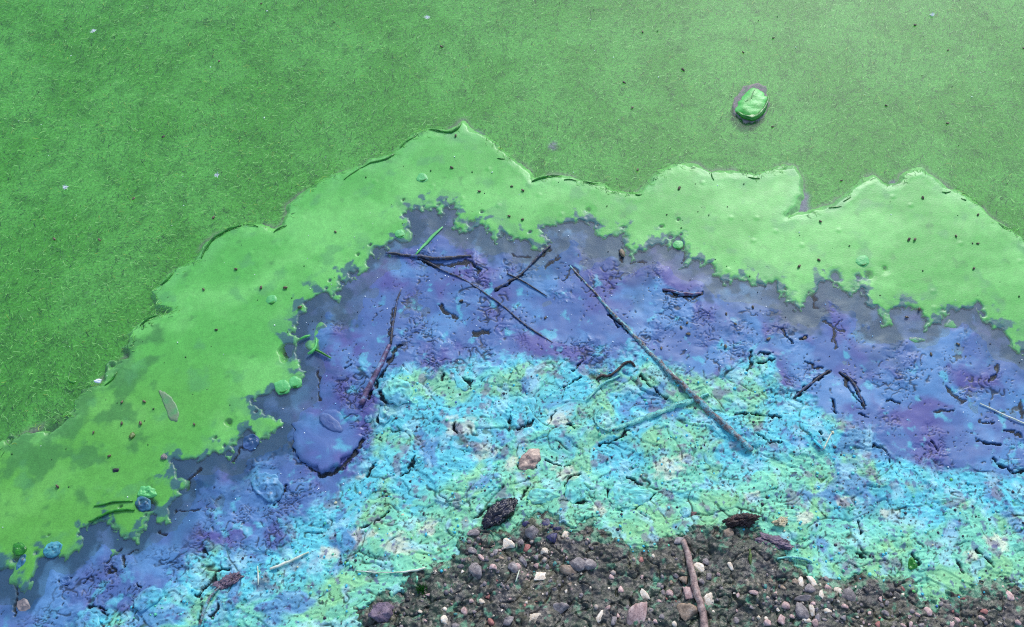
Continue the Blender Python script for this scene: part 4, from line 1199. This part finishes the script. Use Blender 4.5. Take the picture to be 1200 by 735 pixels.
GL = {'cream': ('pale cream pebble pressed into the dark mud', 'cream pebbles in the mud'),
      'pink': ('pinkish-brown pebble pressed into the dark mud', 'pinkish pebbles in the mud'),
      'mauve': ('mauve-grey pebble pressed into the dark mud', 'mauve-grey pebbles in the mud'),
      'red': ('brick-red pebble pressed into the dark mud', 'red pebbles in the mud'),
      'dark': ('dark violet pebble in the tight cluster under the crust', 'dark violet pebbles in the cluster'),
      'tan': ('tan pebble pressed into the dark mud', 'tan pebbles in the mud')}
BIG = [  # px, py, rx, ry, angle, colour, own label
    (746, 719, 11, 19, -16, 'pink', 'largest stone of the mud, a pitted pinkish wedge left of the pale stick'),
    (805, 719, 13, 12, 0, 'tan', 'large knobbly tan stone touching the left side of the pale stick'),
    (830, 702, 6.5, 10.5, -8, 'cream', 'smooth egg-shaped cream pebble right of the pale stick'),
    (806, 694, 7.5, 9, 20, 'pink', 'speckled pink pebble tucked behind the pale stick'),
    (819, 666, 7.5, 6, -25, 'cream', 'two-lobed cream pebble beside the upper half of the pale stick'),
    (657, 714, 10.5, 8, 8, 'mauve', 'rounded mauve and grey pebble alone below the olive puddle'),
    (626, 723, 9.5, 5, 18, 'cream', 'flat cream pebble left of the rounded mauve pebble'),
    (595, 639, 8.5, 7, -25, 'cream', 'bright cream pebble near the black wood chunk'),
    (633, 675, 10, 6, 8, 'cream', 'cream wedge pebble on the edge of the olive puddle'),
    (938, 701, 13, 4.5, 4, 'mauve', 'long thin mauve sliver stone in the pebble heap'),
    (938, 717, 7.5, 11, 15, 'mauve', 'biggest mauve stone of the pebble heap, below the thin sliver'),
    (915, 725, 6.5, 7.5, -10, 'pink', 'smooth round pink pebble at the side of the heap'),
    (951, 681, 4.5, 9, 30, 'cream', 'slanted cream pebble at the top of the heap'),
    (938, 683, 4, 7, -10, 'cream', 'upright cream pebble beside the slanted one at the top of the heap'),
    (557, 671, 8, 12, 10, 'mauve', 'lumpy mauve stone under the crust corner'),
    (666, 667, 10.5, 7, -18, 'tan', 'tan stone with a rusty foot next to a mauve stone'),
    (853, 624, 6.5, 6.5, 0, 'tan', 'round tan pebble caught in the rotten brown litter'),
    (662, 626, 5, 5.5, 0, 'cream', 'pale bluish pebble beside the dark violet cluster'),
    (520, 728, 4.5, 7, -5, 'cream', 'cream tooth-shaped pebble near the mauve-grey clod'),
]
SM = [(614, 659, 5, 8, 10, 'mauve'), (629, 663, 4, 4, 0, 'pink'), (640, 665, 4, 4, 0, 'mauve'), (638, 647, 5.5, 5, 0, 'cream'), (603, 666, 8, 8, 0, 'mauve'), (606, 664, 4, 4, 30, 'pink'),
      (577, 665, 5, 4, 0, 'pink'), (564, 706, 4, 4.5, 20, 'cream'), (552, 704, 3, 3, 0, 'pink'), (576, 730, 4.5, 5.5, 0, 'red'), (545, 717, 5, 6, 0, 'pink'), (572, 700, 3.5, 3, 0, 'red'),
      (617, 643, 5, 5, 0, 'red'), (595, 728, 7, 6, 0, 'mauve'), (641, 613, 8, 7, -20, 'dark'), (648, 630, 7.5, 7, 0, 'dark'), (624, 623, 9, 12, 10, 'mauve'), (617, 614, 5, 6, 0, 'dark'), (654, 620, 6, 5, 0, 'dark'),
      (554, 625, 8, 5, 10, 'mauve'), (553, 646, 6, 5, 0, 'mauve'), (565, 655, 7, 3.5, -35, 'pink'), (629, 653, 4, 4, 0, 'mauve'), (755, 698, 4.5, 8, 30, 'cream'), (727, 691, 3.5, 5, 0, 'pink'), (703, 722, 4, 8, -30, 'cream'),
      (713, 712, 4.5, 3, 20, 'pink'), (716, 677, 3.5, 4, 0, 'pink'), (719, 728, 4, 5.5, 0, 'mauve'), (723, 722, 3, 3, 0, 'pink'), (772, 705, 3, 2.5, 0, 'pink'), (763, 716, 4, 3, 0, 'mauve'), (768, 729, 4, 3, 0, 'pink'),
      (775, 723, 3.5, 3.5, 0, 'mauve'), (690, 661, 9, 8, 0, 'mauve'), (676, 660, 10, 8, -30, 'mauve'), (751, 656, 3, 3.5, 0, 'red'), (766, 652, 2.5, 3, 0, 'cream'), (826, 659, 5, 4.5, 0, 'mauve'), (802, 679, 6.5, 6, 0, 'tan'),
      (785, 696, 5.5, 5, 0, 'pink'), (777, 696, 3.5, 5, 0, 'mauve'), (793, 675, 4.5, 4, 0, 'mauve'), (830, 676, 4, 4.5, 0, 'mauve'), (823, 682, 5, 4, 0, 'mauve'), (795, 634, 7, 4.5, 0, 'mauve'), (856, 664, 3, 5.5, 30, 'cream'),
      (884, 695, 7.5, 4, -4, 'pink'), (862, 727, 4, 4, 0, 'mauve'), (841, 703, 2.5, 2.5, 0, 'mauve'), (791, 732, 4, 4, 0, 'cream'), (772, 686, 3.5, 3, 0, 'mauve'), (777, 676, 3, 3, 0, 'mauve'), (948, 690, 7.5, 7, 0, 'mauve'), (922, 710, 6.5, 5.5, 20, 'pink'),
      (899, 731, 5.5, 5, 0, 'pink'), (951, 716, 4, 7, 15, 'cream'), (946, 727, 7, 4.5, 10, 'cream'), (959, 724, 4, 9, 8, 'mauve'), (969, 717, 5.5, 4, 10, 'cream'), (962, 697, 3, 6, -10, 'cream'), (981, 692, 6, 4, -25, 'cream'),
      (969, 688, 4, 4, 0, 'pink'), (969, 679, 4.5, 4, 0, 'mauve'), (990, 711, 4.5, 3.5, 0, 'pink'), (953, 708, 4.5, 3, 0, 'pink'), (957, 714, 3.5, 3.5, 0, 'mauve'), (955, 731, 5, 4.5, 40, 'pink'), (909, 697, 3, 5, 0, 'pink'),
      (967, 727, 4, 3, 0, 'mauve'), (928, 723, 3.5, 3, 0, 'pink'), (897, 725, 3, 2.5, 0, 'cream'), (977, 721, 3, 3, 0, 'mauve'), (981, 728, 3.5, 2.5, 0, 'mauve'), (989, 724, 4, 4, 0, 'mauve'), (993, 699, 9, 10, 0, 'mauve'),
      (931, 682, 3.5, 4, 0, 'tan'), (1058, 691, 2.5, 4, 0, 'red'), (1058, 697, 3, 2.5, 0, 'cream'), (1033, 710, 3.5, 3.5, 0, 'mauve'), (1039, 707, 3, 3, 0, 'mauve'), (1032, 702, 2.5, 4, 0, 'pink'), (1037, 719, 6, 4, -30, 'mauve'),
      (1029, 732, 3.5, 5, 0, 'red'), (1076, 721, 3.5, 3, 0, 'pink'), (1087, 717, 5, 5.5, 30, 'pink'), (1080, 733, 5, 4, 0, 'mauve'), (1059, 734, 4, 3.5, 0, 'pink'), (1067, 732, 2.5, 3.5, 0, 'pink'), (1122, 728, 4, 5, 30, 'pink'),
      (1115, 732, 3.5, 4, 0, 'pink'), (1151, 725, 4.5, 4, 0, 'pink'), (1153, 717, 5, 3.5, -10, 'red'), (1194, 730, 5, 4, 0, 'pink'), (1182, 698, 5, 7, 30, 'pink'), (1129, 702, 4, 3, 0, 'red'), (1102, 708, 3.5, 3, 0, 'mauve'),
      (502, 697, 3.5, 2, 0, 'pink'), (522, 714, 3.5, 3, 0, 'cream'), (492, 717, 3, 2.5, 0, 'cream'), (534, 734, 6, 4, 0, 'mauve'), (499, 728, 3, 2.5, 0, 'pink'), (580, 648, 4, 4, 0, 'mauve'), (588, 655, 4, 3, 0, 'tan'), (610, 636, 4, 4, 0, 'mauve'),
      (650, 690, 3, 3, 0, 'mauve'), (680, 700, 3, 3, 0, 'mauve'), (668, 685, 3, 3, 0, 'tan'), (700, 655, 3, 3, 0, 'mauve'), (735, 712, 3, 3, 0, 'mauve'), (880, 712, 3, 3, 0, 'mauve'), (845, 690, 3, 2.5, 0, 'mauve'), (918, 690, 4, 4, 0, 'tan')]
used = []
for px, py, rx, ry, a, kd, lb in BIG:
    pebble(px, py, rx, ry, a, kd, lb, None, big=True)
    used.append((px, py, max(rx, ry)))
for px, py, rx, ry, a, kd in SM:
    pebble(px, py, rx, ry, a, kd, *pebble_label(px, py, max(rx, ry), kd))
    used.append((px, py, max(rx, ry)))
# smaller ones strewn between, thicker near the heaps
cent = [(600, 668, 50, 0.30), (800, 705, 40, 0.22), (945, 710, 40, 0.25), (1060, 722, 40, 0.12), (1160, 715, 40, 0.11)]
cnt = 0
while cnt < 130:
    q = random.random()
    for cx_, cy_, sg, pr_ in cent:
        if q < pr_:
            break
        q -= pr_
    px, py = random.gauss(cx_, sg), random.gauss(cy_, sg * 0.5)
    if not (400 < px < 1215 and py < 748) or FM(np.array([px]), np.array([py]))[0] < 6:
        continue
    r = random.uniform(1.5, 3.0)
    if any((px - a) ** 2 + (py - b) ** 2 < (r + c0 * 0.9) ** 2 for a, b, c0 in used):
        continue
    kd = random.choices(['cream', 'pink', 'mauve', 'tan', 'red'], [0.2, 0.3, 0.35, 0.1, 0.05])[0]
    pebble(px, py, r, r * random.uniform(0.7, 1.0), random.uniform(0, 180), kd, *pebble_label(px, py, r, kd))
    used.append((px, py, r))
    cnt += 1


def scatter(name, xs, ys, sizes, cols, mat, label, cat, sub=1, flat=0.7, zoff=0.2):
    V0, F0 = ICO[sub]
    n = len(xs)
    zt = np.array([top(a, b) for a, b in zip(xs, ys)])
    A = rng.uniform(0, 6.28, n)
    sx_ = sizes * rng.uniform(0.7, 1.3, n)
    sy_ = sizes * rng.uniform(0.7, 1.3, n)
    P = V0[None] * (1 + rng.normal(0, 0.16, (n, len(V0), 1)))
    x = P[:, :, 0] * sx_[:, None]
    y = P[:, :, 1] * sy_[:, None]
    z = P[:, :, 2] * (sizes * flat)[:, None]
    ca, sa = np.cos(A)[:, None], np.sin(A)[:, None]
    W = np.stack([x * ca - y * sa + xs[:, None], x * sa + y * ca + ys[:, None], z + (zt + sizes * zoff)[:, None]], 2).reshape(-1, 3)
    F = (F0[None] + (np.arange(n) * len(V0))[:, None, None]).reshape(-1, 3)
    put(name, np_mesh(name, W, F, mat, np.repeat(cols, len(V0), 0), smooth=False), kind='stuff', label=label, cat=cat)


# gravel too small to count
N = 15000
gx_, gy_ = rng.uniform(-0.6, 1.1, N), rng.uniform(0.2, 0.62, N)
a, b = project(gx_, gy_, 0.02)
d = FM(a, b)
k = (d > 3) & (rng.random(N) < 0.08 + 0.45 * ss(0, 0.5, fbm(gx_, gy_, 9, 3, 180)) + 0.5 * ss(80, 20, np.hypot(a - 610, (b - 660) * 1.3)))
gx_, gy_ = gx_[k], gy_[k]
n = len(gx_)
gp = np.array([lin(168, 150, 136), lin(134, 120, 118), lin(98, 90, 92), lin(70, 64, 62), lin(44, 40, 40), lin(204, 186, 160), lin(70, 130, 120)])
gc = gp[rng.choice(7, n, p=[.14, .2, .22, .2, .14, .05, .05])]
scatter('fine_gravel', gx_, gy_, 0.0008 + 0.0030 * rng.random(n) ** 2.2, gc, M_GRIT, 'fine gravel sprinkled over the dark mud', 'gravel')

# crumbs of dried crust
N = 9000
gx_, gy_ = rng.uniform(-1.1, 1.1, N), rng.uniform(0.36, 1.02, N)
a, b = project(gx_, gy_, 0.012)
dt, dm = FT(a, b), FM(a, b)
k = (dt > 0) & (dm < 10) & (rng.random(N) < 0.25 + 0.6 * ss(-0.1, 0.4, fbm(gx_, gy_, 16, 3, 182)))
gx_, gy_, dm = gx_[k], gy_[k], dm[k]
n = len(gx_)
gp = np.array([lin(70, 196, 216), lin(110, 216, 206), lin(96, 206, 160), lin(110, 190, 100), lin(50, 46, 60), lin(214, 208, 170), lin(76, 120, 190)]) * 0.86
gc = gp[rng.choice(7, n, p=[.30, .24, .20, .02, .20, .03, .01])]
scatter('crust_crumbs', gx_, gy_, rng.uniform(0.0008, 0.0024, n), gc, M_GRIT, 'tiny crumbs of dried crust strewn over the turquoise zone', 'crumbs')

# white beads stand in for glints on the wet sludge, dark ones between
N = 1500
gx_, gy_ = rng.uniform(-1.1, 1.1, N), rng.uniform(0.5, 1.25, N)
a, b = project(gx_, gy_, 0.0)
k = (FI(a, b) > 3) & (FT(a, b) < 10)
gx_, gy_ = gx_[k], gy_[k]
n = len(gx_)
gp = np.array([lin(236, 240, 240), lin(150, 200, 230), lin(30, 28, 36)])
scatter('glint_beads', gx_, gy_, rng.uniform(0.0005, 0.0011, n), gp[rng.choice(3, n, p=[.4, .25, .35])], M_GRIT, 'tiny pale glint beads and dark beads dotting the wet blue sludge', 'beads', 1, 0.9, 0.4)

# flecks on the scum and the open water
N = 2600
gx_, gy_ = rng.uniform(-1.3, 1.3, N), rng.uniform(0.5, 1.8, N)
a, b = project(gx_, gy_, 0.0)
k = (FI(a, b) < -6) & (rng.random(N) < np.where(FO(a, b) > 0, 0.5, 0.25))
gx_, gy_ = gx_[k], gy_[k]
n = len(gx_)
gp = np.array([lin(214, 232, 210), lin(46, 96, 40), lin(60, 70, 44), lin(30, 36, 24)])
scatter('scum_flecks', gx_, gy_, 0.0005 + 0.0011 * rng.random(n) ** 2, gp[rng.choice(4, n, p=[.25, .4, .2, .15])], M_GRIT, 'scattered pale and dark flecks adrift on scum and water', 'flecks', 1, 0.5, 0.9)

# ---- moss tuft in the mud
x, y, z = place(494, 691)
V, F = [], []
for i in range(150):
    a = random.uniform(0, 6.28)
    r0 = random.uniform(0, 0.008)
    bx, by = x + r0 * math.cos(a), y + r0 * math.sin(a)
    L_ = random.uniform(0.003, 0.007)
    b = random.uniform(0, 6.28)
    tx, ty, tz = bx + L_ * 0.6 * math.cos(b), by + L_ * 0.6 * math.sin(b), z + L_
    wv = 0.0005
    V += [(bx - wv, by, z - 0.002), (bx + wv, by + wv, z - 0.002), ((bx + tx) / 2 + wv, (by + ty) / 2, z + L_ * 0.6), (tx, ty, tz)]
    F += [(4 * i, 4 * i + 1, 4 * i + 2), (4 * i, 4 * i + 2, 4 * i + 3)]
put('moss_tuft', np_mesh('moss_tuft', np.array(V), np.array(F), M_MOSS, smooth=False), label='tiny bright green moss tuft in the dark mud', cat='moss')

# ---- white fluff adrift on the open water
FLB = ['white fluff on the darkest stretch of open water', 'white fluff nearest the bend of the scum edge', 'white fluff in the upper green water left of the seeds', 'twin white fluff drifting above the highest scum point',
       'white fluff on the palest stretch of open water']
for i, (px, py) in enumerate([(77, 220), (254, 206), (110, 37), (501, 21), (1092, 18)]):
    x, y = unproject(px, py)
    V, F = [], []
    for j in range(46):
        a = random.uniform(0, 6.28)
        e = random.uniform(-0.1, 0.9)
        L_ = random.uniform(0.002, 0.0055)
        ox, oy = random.gauss(0, 0.0012), random.gauss(0, 0.0012)
        d = np.array([math.cos(a) * math.cos(e), math.sin(a) * math.cos(e), abs(math.sin(e))]) * L_
        p = np.array([-math.sin(a), math.cos(a), 0]) * 0.00035
        o = np.array([x + ox, y + oy, 0.0006])
        V += [o - p, o + p, o + d + p * 0.5, o + d - p * 0.5]
        F.append((4 * j, 4 * j + 1, 4 * j + 2, 4 * j + 3))
    put('seed_fluff', np_mesh('seed_fluff', np.array(V), np.array(F), M_FLUFF, smooth=False), label=FLB[i], cat='fluff')

# ---- small brown seeds
V, F = ICO[2]
V = V * np.array([1.0, 0.55, 0.5])
V[:, 0] += 0.25 * V[:, 0] ** 2
SEED = np_mesh('seed', V, F, M_SEED)
S_W = [(306, 5), (257, 72), (191, 161), (157, 233), (517, 55), (753, 38), (741, 127), (800, 82), (747, 200), (906, 45), (871, 62), (1072, 30), (1111, 59), (905, 149), (1110, 145), (986, 212), (1199, 57), (64, 281), (117, 282), (250, 256), (731, 97), (1038, 124)]
S_S = [(393, 272), (306, 338), (334, 338), (239, 340), (277, 316), (254, 387), (169, 471), (351, 361), (597, 254), (612, 258), (534, 160), (529, 197), (613, 224), (600, 219), (562, 225), (1081, 232), (1146, 252), (1120, 277), (1146, 286), (1141, 315),
       (1065, 281), (1072, 281), (936, 313), (959, 305), (961, 260), (1077, 363), (110, 507), (143, 497), (165, 497), (128, 535), (228, 498), (68, 571), (796, 221), (143, 472)]
S_B = [(882, 360), (851, 368), (862, 380), (850, 406), (805, 379), (807, 392), (1091, 416), (1123, 404), (942, 397), (639, 373), (798, 384), (541, 353), (775, 408), (900, 398), (1062, 372)]
for lst, lb, gp_ in ((S_W, 'tiny brown seed floating on the open green water', 'seeds on the open water'), (S_S, 'tiny brown seed lying on the bright green scum', 'seeds on the scum'),
                     (S_B, 'tiny brown seed stuck on the wet blue sludge', 'seeds on the blue sludge')):
    for px, py in lst:
        x, y, z = place(px, py)
        lb2, gp2 = lb, gp_
        for (ax_, ay_, rr_, wh) in [(880, 120, 90, 'near the floating green clump'), (198, 478, 70, 'near the sunken brown leaf'), (345, 400, 70, 'near the forked green stem'), (500, 170, 75, 'near the highest scum point'),
                                    (1100, 270, 60, 'in the broad scum lobe'), (780, 400, 60, 'beside the long straight stick'), (870, 370, 45, 'near the V twigs'), (180, 190, 130, 'between the white fluffs')]:
            if (px - ax_) ** 2 + (py - ay_) ** 2 < rr_ * rr_:
                lb2, gp2 = lb + ' ' + wh, gp_ + ' ' + wh
                break
        o = put('seed', SEED, label=lb2, cat='seed', group=gp2)
        s_ = random.uniform(0.0026, 0.0042)
        o.scale = (s_, s_, s_)
        o.rotation_euler = (0, random.uniform(-0.3, 0.3), random.uniform(0, 6.28))
        o.location = (x, y, max(z, 0.0008 if lst is S_S else 0.0) + s_ * 0.35)
